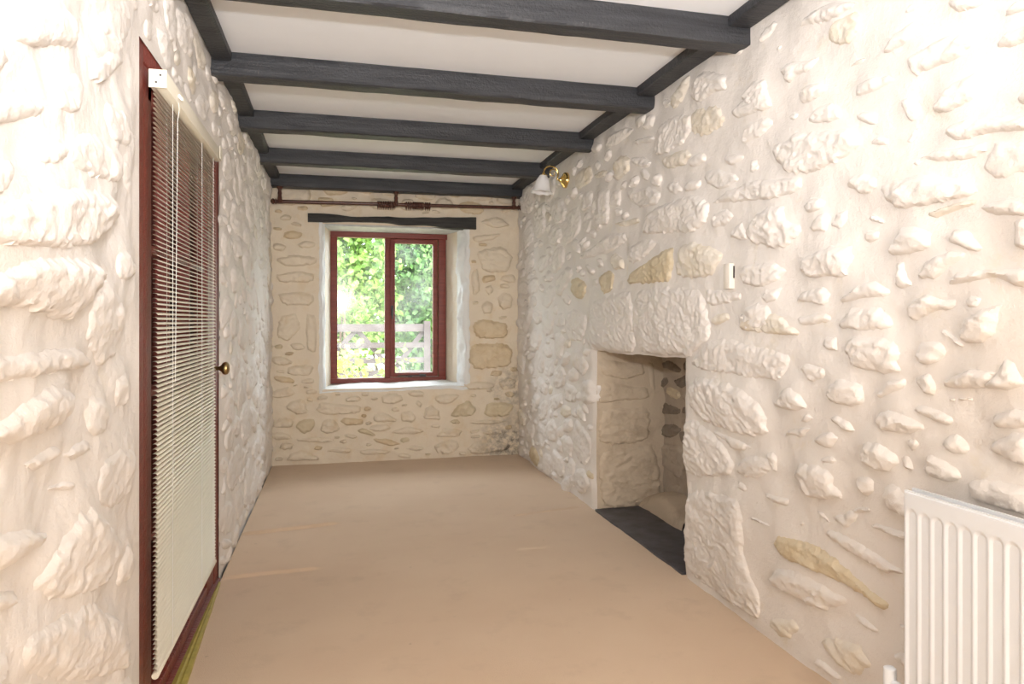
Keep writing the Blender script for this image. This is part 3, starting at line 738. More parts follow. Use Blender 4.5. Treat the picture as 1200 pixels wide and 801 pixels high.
def grid(patch, al, bl, holes=()):
    A, B = np.meshgrid(al, bl, indexing='ij')
    P = patch.pos(A, B, patch.M(A, B)).reshape(-1, 3)
    nb = len(bl)
    F = []
    for i in range(len(al) - 1):
        am = (al[i] + al[i + 1]) / 2
        for j in range(nb - 1):
            bm = (bl[j] + bl[j + 1]) / 2
            if any(h[0] < am < h[1] and h[2] < bm < h[3] for h in holes):
                continue
            F.append((i * nb + j, (i + 1) * nb + j, (i + 1) * nb + j + 1, i * nb + j + 1))
    return P, F

def hole_fade(holes, w=0.06):
    def f(a, b):
        r = np.ones(np.broadcast(a, b).shape)
        for h in holes:
            dx = np.maximum(np.maximum(h[0] - a, a - h[1]), 0)
            dy = np.maximum(np.maximum(h[2] - b, b - h[3]), 0)
            r = np.minimum(r, np.clip(np.hypot(dx, dy) / w, 0, 1))
        return r
    return f

def inside(poly, x, y):
    r = np.zeros(np.broadcast(x, y).shape, bool)
    n = len(poly)
    for i in range(n):
        x1, y1 = poly[i]; x2, y2 = poly[(i + 1) % n]
        if y1 == y2:
            continue
        c = ((y1 > y) != (y2 > y)) & (x < (x2 - x1) * (y - y1) / (y2 - y1) + x1)
        r ^= c
    return r

def stone(patch, poly, d, m, seed, parent, res=0.009, rough=1.0):
    P = np.array(poly, float)
    d = d * patch.relief
    for _ in range(2):                                              # round the traced corners a little
        Q = np.roll(P, -1, 0)
        P = np.stack([P * 0.85 + Q * 0.15, P * 0.15 + Q * 0.85], 1).reshape(-1, 2)
    seg = np.hypot(*(np.roll(P, -1, 0) - P).T)
    L = seg.sum()
    n = int(np.clip(L / res, 18, 120))
    s = np.concatenate([[0], np.cumsum(seg)])
    t = np.arange(n) * L / n
    PX = np.interp(t, s, np.append(P[:, 0], P[0, 0])); PY = np.interp(t, s, np.append(P[:, 1], P[0, 1]))
    x1 = np.roll(PX, -1); y1 = np.roll(PY, -1)
    cr = PX * y1 - x1 * PY
    ar = cr.sum() / 2
    cx = ((PX + x1) * cr).sum() / (6 * ar); cy = ((PY + y1) * cr).sum() / (6 * ar)
    rx, ry = PX - cx, PY - cy
    rad = np.hypot(rx, ry) + 1e-6
    jag = 1 + np.clip(0.010 / rad, 0, 0.09) * fbm(PX * 38, PY * 38, seed, 3) * 1.6
    rx, ry, rad = rx * jag, ry * jag, rad * jag
    OX, OY = cx + rx, cy + ry
    # interior points on a jittered grid, triangulated inside the outline
    rs = np.random.RandomState(seed % 100000)
    gx, gy = np.meshgrid(np.arange(OX.min() + res * .5, OX.max(), res), np.arange(OY.min() + res * .5, OY.max(), res * 0.9), indexing='ij')
    gx = (gx + rs.uniform(-.22, .22, gx.shape) * res).ravel(); gy = (gy + rs.uniform(-.22, .22, gy.shape) * res).ravel()
    ok = inside(list(zip(OX, OY)), gx, gy)
    gx, gy = gx[ok], gy[ok]
    if len(gx):
        ok = (((gx[:, None] - OX) ** 2 + (gy[:, None] - OY) ** 2).min(1)) > (0.45 * res) ** 2
        gx, gy = gx[ok], gy[ok]
    # a second ring just inside the outline keeps the broken edge crisp
    pin = [Vector((float(x), float(y))) for x, y in zip(np.concatenate([OX, gx]), np.concatenate([OY, gy]))]
    vv, _e, tri, _a, _b, _c = delaunay_2d_cdt(pin, [(q, (q + 1) % n) for q in range(n)], [], 1, 1e-6)
    A = np.array([q[0] for q in vv]); B = np.array([q[1] for q in vv])
    dd = (A.ravel()[:, None] - OX) ** 2 + (B.ravel()[:, None] - OY) ** 2
    sdist = np.sqrt(dd.min(1))
    sdist[sdist < 1e-5] = 0
    dmax = sdist.max()
    up = (B - cy) / (np.abs(ry).max() + 1e-6)                       # -1 at the foot, 1 at the top
    w = np.minimum(0.011 + 0.045 * np.clip((up + 0.6) / 1.6, 0, 1) ** 1.3, 0.8 * dmax)
    e = sstep(np.clip(sdist / w, 0, 1) ** 0.75)
    soft = (np.maximum(dd, 1e-7) ** -1.5).mean(1) ** (-1 / 3.0)
    soft[sdist == 0] = 0
    dome = soft / soft.max()
    rr = random.Random(seed)
    ang = rr.uniform(-0.5, 0.5)
    ca, sa = math.cos(ang), math.sin(ang)
    u = A * ca + B * sa; v = -A * sa + B * ca
    warp = fbm(A * 9, B * 9, seed + 2, 2) * 0.35
    strata = 1 - np.abs(fbm(u * 7, v * 30 + warp * 3, seed + 4, 4, 0.55)) * 2
    lump = fbm(A * 16, B * 16, seed + 7, 3)
    fine = fbm(A * 55, B * 55, seed + 11, 2)
    tilt = -rr.uniform(0.0, 0.9) * (B - cy) / (np.sqrt(abs(ar)) + 1e-3)
    chip = 1 - np.abs(fbm(A * 24 + warp, B * 30, seed + 15, 3)) * 2
    hgt = d * (0.55 + 0.20 * dome + rough * (0.22 * strata + 0.30 * lump) + 0.35 * tilt) + rough * (0.0026 * fine + 0.0024 * chip + 0.0026 * strata)
    H = patch.M(A, B) - 0.005 + e * (np.maximum(hgt, 0.004) + 0.004)
    Pts = patch.pos(A, B, H).reshape(-1, 3)
    cnt = {}
    for f in tri:
        for q in range(len(f)):
            a, c = f[q], f[(q + 1) % len(f)]
            if (c, a) in cnt: del cnt[(c, a)]
            else: cnt[(a, c)] = 1
    rim_i = sorted({a for a, c in cnt} | {c for a, c in cnt})
    k0 = len(Pts); at = {v: k0 + q for q, v in enumerate(rim_i)}
    rim = patch.pos(A[rim_i], B[rim_i], H[rim_i] - 0.035).reshape(-1, 3)    # sides that go back into the wall
    back = patch.pos(cx, cy, float(H[rim_i].mean()) - 0.04).reshape(1, 3)
    V = np.vstack([Pts, rim, back])
    kb = len(V) - 1
    F = [tuple(f) for f in tri]
    F += [(c, a, at[a], at[c]) for a, c in cnt] + [(at[c], at[a], kb) for a, c in cnt]
    o = mk('stone', V, F, m, parent, True, patch.pos(cx, cy, 0.0).reshape(3), 55)
    return o

def blob(rr, cx, cy, a, b, ang):
    n = rr.choice((6, 7, 8, 9))
    p = []
    ca, sa = math.cos(ang), math.sin(ang)
    ph = rr.random() * 6.28
    for k in range(n):
        g = ph + 2 * math.pi * (k + rr.uniform(-0.28, 0.28)) / n
        q = rr.uniform(0.84, 1.12)
        x, y = a * q * math.copysign(abs(math.cos(g)) ** 0.8, math.cos(g)), b * q * math.copysign(abs(math.sin(g)) ** 0.8, math.sin(g))
        p.append((cx + x * ca - y * sa, cy + x * sa + y * ca))
    return p

class Filler:
    def __init__(s, a0, a1, b0, b1, blocks, polys, res=0.012, pad=0.012):
        s.a0, s.b0, s.res = a0, b0, res
        na, nb = int((a1 - a0) / res) + 1, int((b1 - b0) / res) + 1
        s.A, s.B = np.meshgrid(a0 + np.arange(na) * res, b0 + np.arange(nb) * res, indexing='ij')
        s.occ = np.zeros(s.A.shape, bool)
        for h in blocks:
            s.occ |= (s.A > h[0]) & (s.A < h[1]) & (s.B > h[2]) & (s.B < h[3])
        for p in polys:
            s.mark(p, pad)
        s.ext = (a0, a1, b0, b1)
    def window(s, p, pad):
        x = [q[0] for q in p]; y = [q[1] for q in p]
        i0 = max(0, int((min(x) - pad - s.a0) / s.res)); i1 = min(s.A.shape[0], int((max(x) + pad - s.a0) / s.res) + 2)
        j0 = max(0, int((min(y) - pad - s.b0) / s.res)); j1 = min(s.A.shape[1], int((max(y) + pad - s.b0) / s.res) + 2)
        return slice(i0, i1), slice(j0, j1)
    def cells(s, p, pad):
        w = s.window(p, pad)
        cx = sum(q[0] for q in p) / len(p); cy = sum(q[1] for q in p) / len(p)
        big = []
        for x, y in p:
            r = math.hypot(x - cx, y - cy) + 1e-6
            big.append((cx + (x - cx) * (1 + pad / r), cy + (y - cy) * (1 + pad / r)))
        return w, inside(big, s.A[w], s.B[w])
    def mark(s, p, pad):
        w, m = s.cells(p, pad)
        s.occ[w] |= m
    def fill(s, rr, region, sizes, tries, pad, limit=10 ** 6, flat=(0.42, 0.75), tilt=0.25):
        out = []
        a0, a1, b0, b1 = region
        for lo, hi in sizes:
            for _ in range(tries):
                if len(out) >= limit:
                    return out
                a = rr.uniform(lo, hi); b = a * rr.uniform(*flat)
                cx, cy = rr.uniform(a0 + a * .6, a1 - a * .6), rr.uniform(b0 + b * .6, b1 - b * .6)
                i, j = int((cx - s.a0) / s.res), int((cy - s.b0) / s.res)
                if not (0 <= i < s.occ.shape[0] and 0 <= j < s.occ.shape[1]) or s.occ[i, j]:
                    continue
                p = blob(rr, cx, cy, a, b, rr.gauss(0, tilt))
                w, m = s.cells(p, pad)
                if not m.any() or s.occ[w][m].any():
                    continue
                s.occ[w] |= m
                out.append(p)
        return out

def poly_of(flat):
    return [(flat[i], flat[i + 1]) for i in range(0, len(flat), 2)]

def put_stones(patch, parent, traced, filled, mats, rr, dfill, seed, res, rfill=None, rough=1.0, thin=0.12, och=0.03):
    for i, (d, t, fl) in enumerate(traced):
        stone(patch, poly_of(fl), d, mats[t], seed + i * 7, parent, res, rough)
    for i, p in enumerate(filled):
        q = rr.random()
        t = 1 if q < och else 3 if q < och + thin else 0
        stone(patch, p, rr.uniform(*dfill), mats[t], seed + 5000 + i * 7, parent, rfill or res, rough)

MATS_R = {0: M_PAINT, 1: M_OCHRE, 2: M_BROWN, 3: M_THIN}
MATS_F = {0: M_PAINT_F, 1: M_OCHRE, 2: M_BROWN, 3: M_THIN_F}
MATS_FIRE = {0: M_FIRE, 1: M_OCHRE, 2: M_BROWN, 3: M_FIRE}
MATS_BACK = {0: M_FIRE_BACK, 1: M_OCHRE, 2: M_BROWN, 3: M_FIRE_BACK}

# ---- right wall with the fireplace opening
rr = random.Random(11)
FP_HOLE = (FP_Y0, FP_Y1, -1, FP_Z)
right = Patch((XR, 0, 0), (0, 1, 0), (0, 0, 1), (-1, 0, 0), 0.014, 1, hole_fade([FP_HOLE], 0.05), 0.40, fire_warp)
polys = [poly_of(t[2]) for t in TRACED['R']]
fl = Filler(1.0, YF, 0.0, ZC, [FP_HOLE, (FP_Y0 - .03, FP_Y1 + .02, FP_Z - .1, FP_Z + .03), (2.63, 2.74, 1.36, 1.52), (4.84, 5.0, 2.2, 2.38)], polys)
far_part = fl.fill(rr, (FP_Y1 + 0.01, YF - 0.02, 0.01, 1.35), [(0.13, 0.20), (0.08, 0.13), (0.05, 0.07)], 1300, -0.004, 85)
far_top = fl.fill(rr, (2.75, YF - 0.02, 1.1, ZC - 0.08), [(0.15, 0.24), (0.09, 0.15), (0.055, 0.08)], 1300, -0.004, 120)
near = fl.fill(rr, (1.05, 3.1, 0.02, ZC - 0.03), [(0.05, 0.085), (0.022, 0.04)], 500, 0.022, 40)
right.plaster([(t[0] * .52, p) for t, p in zip(TRACED['R'], polys)] + [(.015, p) for p in far_part + far_top] + [(.006, p) for p in near], (0.9, YF + .05, -.05, ZC + .05))
P, F = grid(right, steps([YB, 1.0, FP_Y0, FP_Y1, YF + 0.05], [0.06, 0.012, 0.013, 0.018]), steps([-0.04, FP_Z, ZC + 0.03], 0.014), [FP_HOLE])
wall_right = tag(mk('wall_right', P, F, M_PAINT, None, True), 'long rough stone wall painted cream with fireplace opening', kind='structure')
put_stones(right, wall_right, TRACED['R'], [], MATS_R, rr, (0.02, 0.03), 100, 0.0075)
right.relief = 0.62
put_stones(right, wall_right, [], far_part + far_top, MATS_R, rr, (0.016, 0.034), 2000, 0.011, rough=1.2, thin=0.08, och=0.012)
right.relief = 0.42
put_stones(right, wall_right, [], near[:32], MATS_R, rr, (0.008, 0.018), 3000, 0.008, thin=0.05, och=0.0)

# ---- fireplace recess
fire_cheek = Patch((XR, FP_Y1, 0), (1, 0, 0), (0, 0, 1), (0, -1, 0), 0.012, 31, lambda a, b: np.clip(a / 0.05, 0, 1) * np.clip((FP_Z - b) / 0.05, 0, 1), warp=fire_warp)
fire_near = Patch((XR, FP_Y0, 0), (1, 0, 0), (0, 0, 1), (0, 1, 0), 0.01, 32, lambda a, b: np.clip(a / 0.05, 0, 1), warp=fire_warp)
fire_back = Patch((FP_X, 0, 0), (0, 1, 0), (0, 0, 1), (-1, 0, 0), 0.022, 33, None)
fire_top = Patch((XR, 0, FP_Z), (0, 1, 0), (1, 0, 0), (0, 0, -1), 0.012, 34, lambda a, b: np.clip(b / 0.05, 0, 1), warp=fire_warp)
mb = MB()
D = FP_X - XR
for pt, al, bl in ((fire_cheek, steps([0, D + .03], .012), steps([-.04, FP_Z], .014)), (fire_near, steps([0, D + .03], .02), steps([-.04, FP_Z], .014)),
                   (fire_top, steps([FP_Y0, FP_Y1], .013), steps([0, D + .03], .02))):
    P, F = grid(pt, al, bl)
    mb.add(P.tolist(), F)
wall_fire = tag(mb.build('wall_fireplace', M_FIRE, smooth=True), 'shallow stone recess of the disused fireplace', kind='structure')
P, F = grid(fire_back, steps([FP_Y0 - .03, FP_Y1 + .03], .02), steps([-.04, FP_Z + .03], .02))
mk('recess_back', P, F, M_FIRE_BACK, wall_fire, True)
chk = [(d, t, [q - (XR if i % 2 == 0 else 0) for i, q in enumerate(f)]) for d, t, f in TRACED['CHEEK']]
put_stones(fire_cheek, wall_fire, chk, [], MATS_FIRE, rr, (0.02, 0.03), 400, 0.010, rough=1.2)
ff = Filler(FP_Y0, FP_Y1, 0, FP_Z, [], [poly_of(t[2]) for t in TRACED['FBACK']])
fb = ff.fill(rr, (FP_Y0, FP_Y1, 0.0, FP_Z), [(0.08, 0.14), (0.04, 0.07)], 250, 0.008)
put_stones(fire_back, wall_fire, TRACED['FBACK'], fb, MATS_BACK, rr, (0.02, 0.045), 500, 0.012, rough=1.3)
# stones at the foot of the recess, behind the slate
fb2 = Patch((1.975, 0, 0), (0, 1, 0), (0, 0, 1), (-1, 0, 0), 0.0, 35)
foot = [[3.75, 0.0, 4.05, -0.01, 4.33, 0.0, 4.31, 0.05, 4.12, 0.085, 3.88, 0.06], [3.16, 0.0, 3.45, -0.01, 3.73, 0.0, 3.70, 0.07, 3.45, 0.11, 3.2, 0.08]]
for i, f in enumerate(foot):
    mbx = MB()
    y = np.linspace(f[0], f[4], 14); z = np.linspace(0.0, 1.0, 8)
    Y, Z = np.meshgrid(y, z, indexing='ij')
    top = 0.05 + 0.05 * np.sin(np.pi * (Y - f[0]) / (f[4] - f[0])) + 0.02 * fbm(Y * 9, Z, 50 + i)
    X = 1.965 + 0.17 * Z ** 2.2 + 0.012 * fbm(Y * 14, Z * 3, 60 + i, 3)
    zz = top * np.minimum(1, Z * 2.2) ** 0.7 + 0.05 * Z
    V = np.stack([X, Y, zz - 0.004], -1).reshape(-1, 3)
    F = [(a * 8 + b, (a + 1) * 8 + b, (a + 1) * 8 + b + 1, a * 8 + b + 1) for a in range(13) for b in range(7)]
    mk('stone', V, F, M_FIRE if i == 0 else M_FIRE_BACK, wall_fire, True, (2.0, (f[0] + f[4]) / 2, 0.03))

# ---- left wall with the doorway
rr = random.Random(12)
D_HOLE = (DY0, DY1, -1, DZ)
left = Patch((XL, 0, 0), (0, 1, 0), (0, 0, 1), (1, 0, 0), 0.018, 2, hole_fade([D_HOLE], 0.10), 0.45)
TRACED['L'] = [(d, t, [min(q, DY0 - 0.035 - 0.02 * ((i * 7) % 5) / 5) if i % 2 == 0 else q for i, q in enumerate(f)]) for d, t, f in TRACED['L']]
polys = [poly_of(t[2]) for t in TRACED['L']]
fl = Filler(1.0, YF, 0.0, ZC, [(DY0 - .06, DY1 + .01, -1, DZ + .015)], polys)
nearl = fl.fill(rr, (1.15, DY0 - .05, 0.02, ZC - 0.03), [(0.13, 0.22), (0.07, 0.12)], 700, 0.003, 40)
farl = fl.fill(rr, (DY1 + .01, YF - .02, 0.01, ZC - .06), [(0.14, 0.24), (0.09, 0.14), (0.05, 0.08)], 1300, -0.002, 190)
topl = fl.fill(rr, (1.6, DY1 + .1, DZ + .01, ZC - .06), [(0.09, 0.15), (0.05, 0.08)], 700, 0.006, 40)
left.plaster([(t[0] * .62, p) for t, p in zip(TRACED['L'], polys)] + [(.018, p) for p in nearl] + [(.015, p) for p in farl + topl], (0.9, YF + .05, -.05, ZC + .05))
_lf = left.field[3]; _la = left.field[0] + np.arange(_lf.shape[0])[:, None] * .012; _lb = left.field[1] + np.arange(_lf.shape[1])[None, :] * .012
_lf *= hole_fade([D_HOLE], 0.08)(_la, _lb)
P, F = grid(left, steps([YB, 1.0, DY0, DY1, YF + 0.05], [0.06, 0.009, 0.02, 0.018]), steps([-0.04, DZ, ZC + 0.03], 0.013), [D_HOLE])
wall_left = tag(mk('wall_left', P, F, M_PAINT, None, True), 'rough stone wall painted cream around the glazed door', kind='structure')
left.relief = 0.34
put_stones(left, wall_left, TRACED['L'], [], MATS_R, rr, (0.02, 0.03), 700, 0.0075, rough=0.75)
put_stones(left, wall_left, [], nearl, MATS_R, rr, (0.015, 0.03), 800, 0.008, rough=0.75, thin=0.0, och=0.0)
put_stones(left, wall_left, [], farl + topl, MATS_R, rr, (0.016, 0.030), 900, 0.012, rough=1.2, thin=0.08, och=0.01)

# ---- far wall with the window opening
rr = random.Random(13)
W_HOLE = (WX0, WX1, WZ0, WZ1)
far = Patch((0, YF, 0), (1, 0, 0), (0, 0, 1), (0, -1, 0), 0.014, 3, hole_fade([W_HOLE], 0.05), 0.5)
far.relief = 1.2
polys = [poly_of(t[2]) for t in TRACED['F']]
fl = Filler(XL, XR, 0.0, ZC, [(WX0 - .02, WX1 + .02, WZ0 - .02, WZ1), (-.26, 1.25, 2.08, 2.22)], polys)
ff = fl.fill(rr, (XL + .02, XR - .02, 0.01, ZC - .04), [(0.09, 0.15), (0.05, 0.09), (0.028, 0.05)], 900, 0.008, 170, (0.35, 0.65), 0.12)
far.plaster([(t[0] * .8, p) for t, p in zip(TRACED['F'], polys)] + [(.013, p) for p in ff], (XL - .05, XR + .05, -.05, ZC + .05), 0.6, 2, 1)
P, F = grid(far, steps([XL - .04, WX0, WX1, XR + .04], 0.014), steps([-0.04, WZ0, WZ1, ZC + .03], 0.014), [W_HOLE])
wall_far = tag(mk('wall_far', P, F, M_PAINT_F, None, True), 'end wall of cream painted stone holding the window', kind='structure')
put_stones(far, wall_far, TRACED['F'], ff, MATS_F, rr, (0.014, 0.028), 1200, 0.011, thin=0.2, och=0.05)

# ---- window recess: splayed sides and sloping sill
def reveal(name, p0, p1, z0, z1, m, amp, seed, lip=0.0):
    """side of the window recess; lip > 0 turns its front edge raggedly on to the wall face"""
    p0 = np.array(p0, float); p1 = np.array(p1, float)
    t = np.linspace(0, 1, 16); z = np.linspace(z0, z1, 110)
    Tg, Zg = np.meshgrid(t, z, indexing='ij')
    base = p0 + (p1 - p0) * Tg[..., None]
    sg = 1.0 if p1[0] > p0[0] else -1.0                     # towards the middle of the opening
    h = amp * (0.5 + 0.9 * fbm(Tg * 3, Zg * 7, seed, 4)) * np.sin(np.pi * np.clip(0.25 + Tg * 0.75, 0, 1)) * (1.0 if lip else 0.6)
    XY = base.copy(); XY[..., 0] += sg * np.maximum(h, -0.002)
    V = np.concatenate([XY, Zg[..., None]], -1)
    if lip:
        zz = z
        out = lip * (0.5 + 0.9 * np.abs(fbm(zz * 8, zz * 0, seed + 3, 3)))
        a = np.stack([p0[0] - sg * out, np.full_like(zz, YF + 0.012), zz], -1)
        c = np.stack([p0[0] - sg * out * 0.6, np.full_like(zz, YF - 0.006), zz], -1)
        V = np.concatenate([a[None], c[None], V], 0)
    n = V.shape[1]
    F = [(i * n + j, (i + 1) * n + j, (i + 1) * n + j + 1, i * n + j + 1) for i in range(V.shape[0] - 1) for j in range(n - 1)]
    return mk(name, V.reshape(-1, 3), F, m, wall_far, True)
RB = GY + 0.10
reveal('window_reveal', (WX0 + .004, YF - .006), (WX0 + .040, YF + .14), WZ0 - .03, WZ1 + .03, M_SILL, 0.030, 71, 0.026)
reveal('window_reveal', (WX0 + .036, YF + .13), (GX0 + .015, RB), WZ0 - .03, WZ1 + .03, M_PAINT_F, 0.012, 72)
reveal('window_reveal', (WX1 - .004, YF - .006), (WX1 - .070, YF + .20), WZ0 - .03, WZ1 + .03, M_SILL, 0.060, 73, 0.030)
reveal('window_reveal', (WX1 - .062, YF + .19), (GX1 - .015, RB), WZ0 - .03, WZ1 + .03, M_PAINT_F, 0.014, 74)
x = np.linspace(WX0 - .005, WX1 + .005, 80); y = np.linspace(0, 1, 14)
Xg, Yg = np.meshgrid(x, y, indexing='ij')
rag = 0.010 * fbm(Xg * 7, Yg * 0, 75, 3)
YY = YF - 0.012 + rag * (1 - Yg) + Yg * (RB - YF)
ZZ = WZ0 - 0.012 + 0.022 * Yg + 0.012 * fbm(Xg * 6, Yg * 4, 76, 3) + (Xg - WX0) * 0.018
ZZ[:, 0] -= 0.014
V = np.stack([Xg, YY, ZZ], -1).reshape(-1, 3)
F = [(i * 14 + j, (i + 1) * 14 + j, (i + 1) * 14 + j + 1, i * 14 + j + 1) for i in range(79) for j in range(13)]
# front lip of the sill, fading back into the wall
lip = np.stack([x, np.full(80, YF + 0.01), ZZ[:, 0] - 0.03 - 0.008 * fbm(x * 9, x * 0, 77)], -1)
V = np.vstack([V, lip])
F += [(i * 14, 1120 + i, 1121 + i, (i + 1) * 14) for i in range(79)]
mk('window_sill', V, F, M_SILL, wall_far, True)

# ---- closed wall behind the camera, and the ceiling
mb = MB().box(XL - .05, XR + .05, YB - .3, YB, -.04, ZC + .03)
tag(mb.build('wall_back', M_PAINT), 'plain cream wall behind the camera', kind='structure')
# closed porch box added to keep the outside of the glazed door dark
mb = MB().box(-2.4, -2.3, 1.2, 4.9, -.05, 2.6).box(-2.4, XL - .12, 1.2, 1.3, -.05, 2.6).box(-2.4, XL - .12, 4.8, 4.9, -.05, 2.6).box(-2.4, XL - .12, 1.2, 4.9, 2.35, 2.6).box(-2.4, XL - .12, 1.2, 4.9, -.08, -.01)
tag(mb.build('wall_added_porch', M_PORCH), 'dark porch box added beyond the glazed door', kind='structure')
mb = MB().box(XL - .4, XR + .7, YB - .3, YF + .55, ZC, ZC + .12)
tag(mb.build('ceiling', M_CEIL), 'white boarded ceiling above the black beams', kind='structure')

# ---- carpet with three rucks, dark gap along the left wall
cr = [((-0.545, 4.352), (0.03, 4.464), 0.013), ((-0.527, 3.645), (-0.07, 3.678), 0.010), ((1.08, 4.35), (1.60, 4.46), 0.006)]
xs = steps([XL + 0.014, XR + 0.03], 0.03)
ys = steps([YB, 1.8, 3.55, 3.76, 4.28, 4.54, YF + .06], [0.1, 0.04, 0.006, 0.03, 0.006, 0.03])
Xg, Yg = np.meshgrid(xs, ys, indexing='ij')
Zg = 0.004 * fbm(Xg * 2.5, Yg * 2.5, 81, 3)
for (xa, ya), (xb, yb), hh in cr:
    t = (Xg - xa) / (xb - xa)
    yl = ya + (yb - ya) * t + 0.006 * fbm(Xg * 6, Xg * 0, 82)
    env = sstep(np.clip(t / 0.08 + 0.3, 0, 1)) * sstep(np.clip((1 - t) / 0.12, 0, 1))
    Zg = Zg + hh * env * (np.exp(-((Yg - yl) / 0.013) ** 2) - 0.45 * np.exp(-((Yg - yl + 0.028) / 0.014) ** 2))
nb = len(ys)
V = np.stack([Xg, Yg, Zg], -1).reshape(-1, 3)
F = [(i * nb + j, (i + 1) * nb + j, (i + 1) * nb + j + 1, i * nb + j + 1) for i in range(len(xs) - 1) for j in range(nb - 1)]
floor = tag(mk('floor', V, F, M_CARPET, None, True), 'worn beige fitted carpet with a few rucks', kind='structure')
MB().box(XL - .3, XR + .7, YB - .2, YF + .3, -0.10, -0.03).build('subfloor', M_GAP, floor)

# slate in the fireplace
V = []; F = []
xs = steps([XR - 0.005, 2.0], 0.02); ys = steps([FP_Y0 + .005, FP_Y1 - .012], 0.03)
Xg, Yg = np.meshgrid(xs, ys, indexing='ij')
Xs = Xg + np.where(Xg < XR, 0.006 * fbm(Yg * 9, Yg * 0, 91), 0)
Zt = 0.012 + 0.003 * fbm(Xg * 12, Yg * 8, 92, 3)
Vt = np.stack([Xs, Yg, Zt], -1).reshape(-1, 3); Vb = np.stack([Xs, Yg, Zt * 0 - 0.02], -1).reshape(-1, 3)
nb = len(ys); na = len(xs); K = na * nb
F = [(i * nb + j, (i + 1) * nb + j, (i + 1) * nb + j + 1, i * nb + j + 1) for i in range(na - 1) for j in range(nb - 1)]
F += [tuple(K + q for q in reversed(f)) for f in F]
ring = [i * nb for i in range(na)] + [(na - 1) * nb + j for j in range(1, nb)] + [i * nb + nb - 1 for i in range(na - 2, -1, -1)] + [j for j in range(nb - 2, 0, -1)]
F += [(ring[k], K + ring[k], K + ring[(k + 1) % len(ring)], ring[(k + 1) % len(ring)]) for k in range(len(ring))]
tag(mk('hearth_slab', np.vstack([Vt, Vb]), F, M_SLATE, None, True, (1.8, 3.73, 0), 40), 'black slate hearth slab on the floor of the fireplace recess', 'hearth')

# ------------------------------------------------------------------ ceiling timbers
def timber(name, p0, p1, w, h, m, seed, amp=0.004, wave=0.0, parent=None, nseg=90):
    """rough-sawn beam from p0 to p1 (bottom centre line), width w across, height h up"""
    p0 = Vector(p0); p1 = Vector(p1)
    t = (p1 - p0).normalized(); sd = Vector((0, 0, 1)).cross(t).normalized()
    L = (p1 - p0).length
    prof = []
    q = 0.007
    for cx, cz, pts in ((-w / 2, 0, [(0, q), (q, 0)]), (w / 2, 0, [(-q, 0), (0, q)]), (w / 2, h, [(0, -q), (-q, 0)]), (-w / 2, h, [(q, 0), (0, -q)])):
        prof += [(cx + a, cz + b) for a, b in pts]
    full = []
    for i in range(8):
        a = prof[i]; b = prof[(i + 1) % 8]
        k = 4 if i % 2 == 1 else 1
        for j in range(k):
            full.append((a[0] + (b[0] - a[0]) * j / k, a[1] + (b[1] - a[1]) * j / k))
    n = len(full); V = []
    for i in range(nseg + 1):
        s = L * i / nseg
        for k, (a, b) in enumerate(full):
            e = amp * float(fbm(s * 5, k * 0.6 + seed * 3.1, seed, 3)); g = amp * float(fbm(s * 5, k * 0.6 + 40, seed + 5, 3))
            wv = wave * float(fbm(s * 2.2, 0.0 if b > h / 2 else 7.0, seed + 8, 2))
            V.append(tuple(p0 + t * s + sd * (a + e) + Vector((0, 0, b + g + wv))))
    F = [(i * n + k, i * n + (k + 1) % n, (i + 1) * n + (k + 1) % n, (i + 1) * n + k) for i in range(nseg) for k in range(n)]
    F += [tuple(range(n - 1, -1, -1)), tuple(nseg * n + k for k in range(n))]
    return mk(name, V, F, m, parent, True, tuple((p0 + p1) / 2), 38)

ordn = ['fifth', 'fourth', 'third', 'second', 'first']
for i, yb in enumerate((2.55, 3.45, 4.362, 5.28, 6.193)):
    lab = 'black painted ceiling cross beam, %s counted from the window wall' % ordn[i]
    if i == 4:
        lab = 'black painted ceiling cross beam against the window wall, carrying the curtain pole'
    tag(timber('ceiling_beam', (XL - 0.03, yb + .055, ZB), (XR + 0.01, yb + .055, ZB), 0.108, ZC - ZB + 0.01, M_BEAM, 20 + i), lab, 'beam', 'cross beams under the ceiling')
tag(timber('wall_plate', (-0.519, YB, 2.452), (-0.519, YF, 2.452), 0.084, 0.05, M_BEAM, 31, 0.003), 'black timber wall plate above the glazed door wall', 'beam', 'wall plates under the ceiling')
tag(timber('wall_plate', (1.600, YB, 2.452), (1.600, YF, 2.452), 0.104, 0.05, M_BEAM, 32, 0.003), 'black timber wall plate above the fireplace wall', 'beam', 'wall plates under the ceiling')
# lintel over the window: dark front timber, pale painted underside
lint = tag(timber('window_lintel', (-0.250, YF + .02, 2.112), (1.240, YF + .02, 2.112), 0.11, 0.085, M_LINTEL, 41, 0.007, 0.032), 'dark wavy oak lintel over the window', 'lintel')
mb = MB().box(WX0 - .03, WX1 + .03, YF + .06, RB + .02, 2.096, 2.16)
mb.build('lintel_soffit', M_LINTEL_UNDER, lint, loc=(0.5, YF + .2, 2.13))

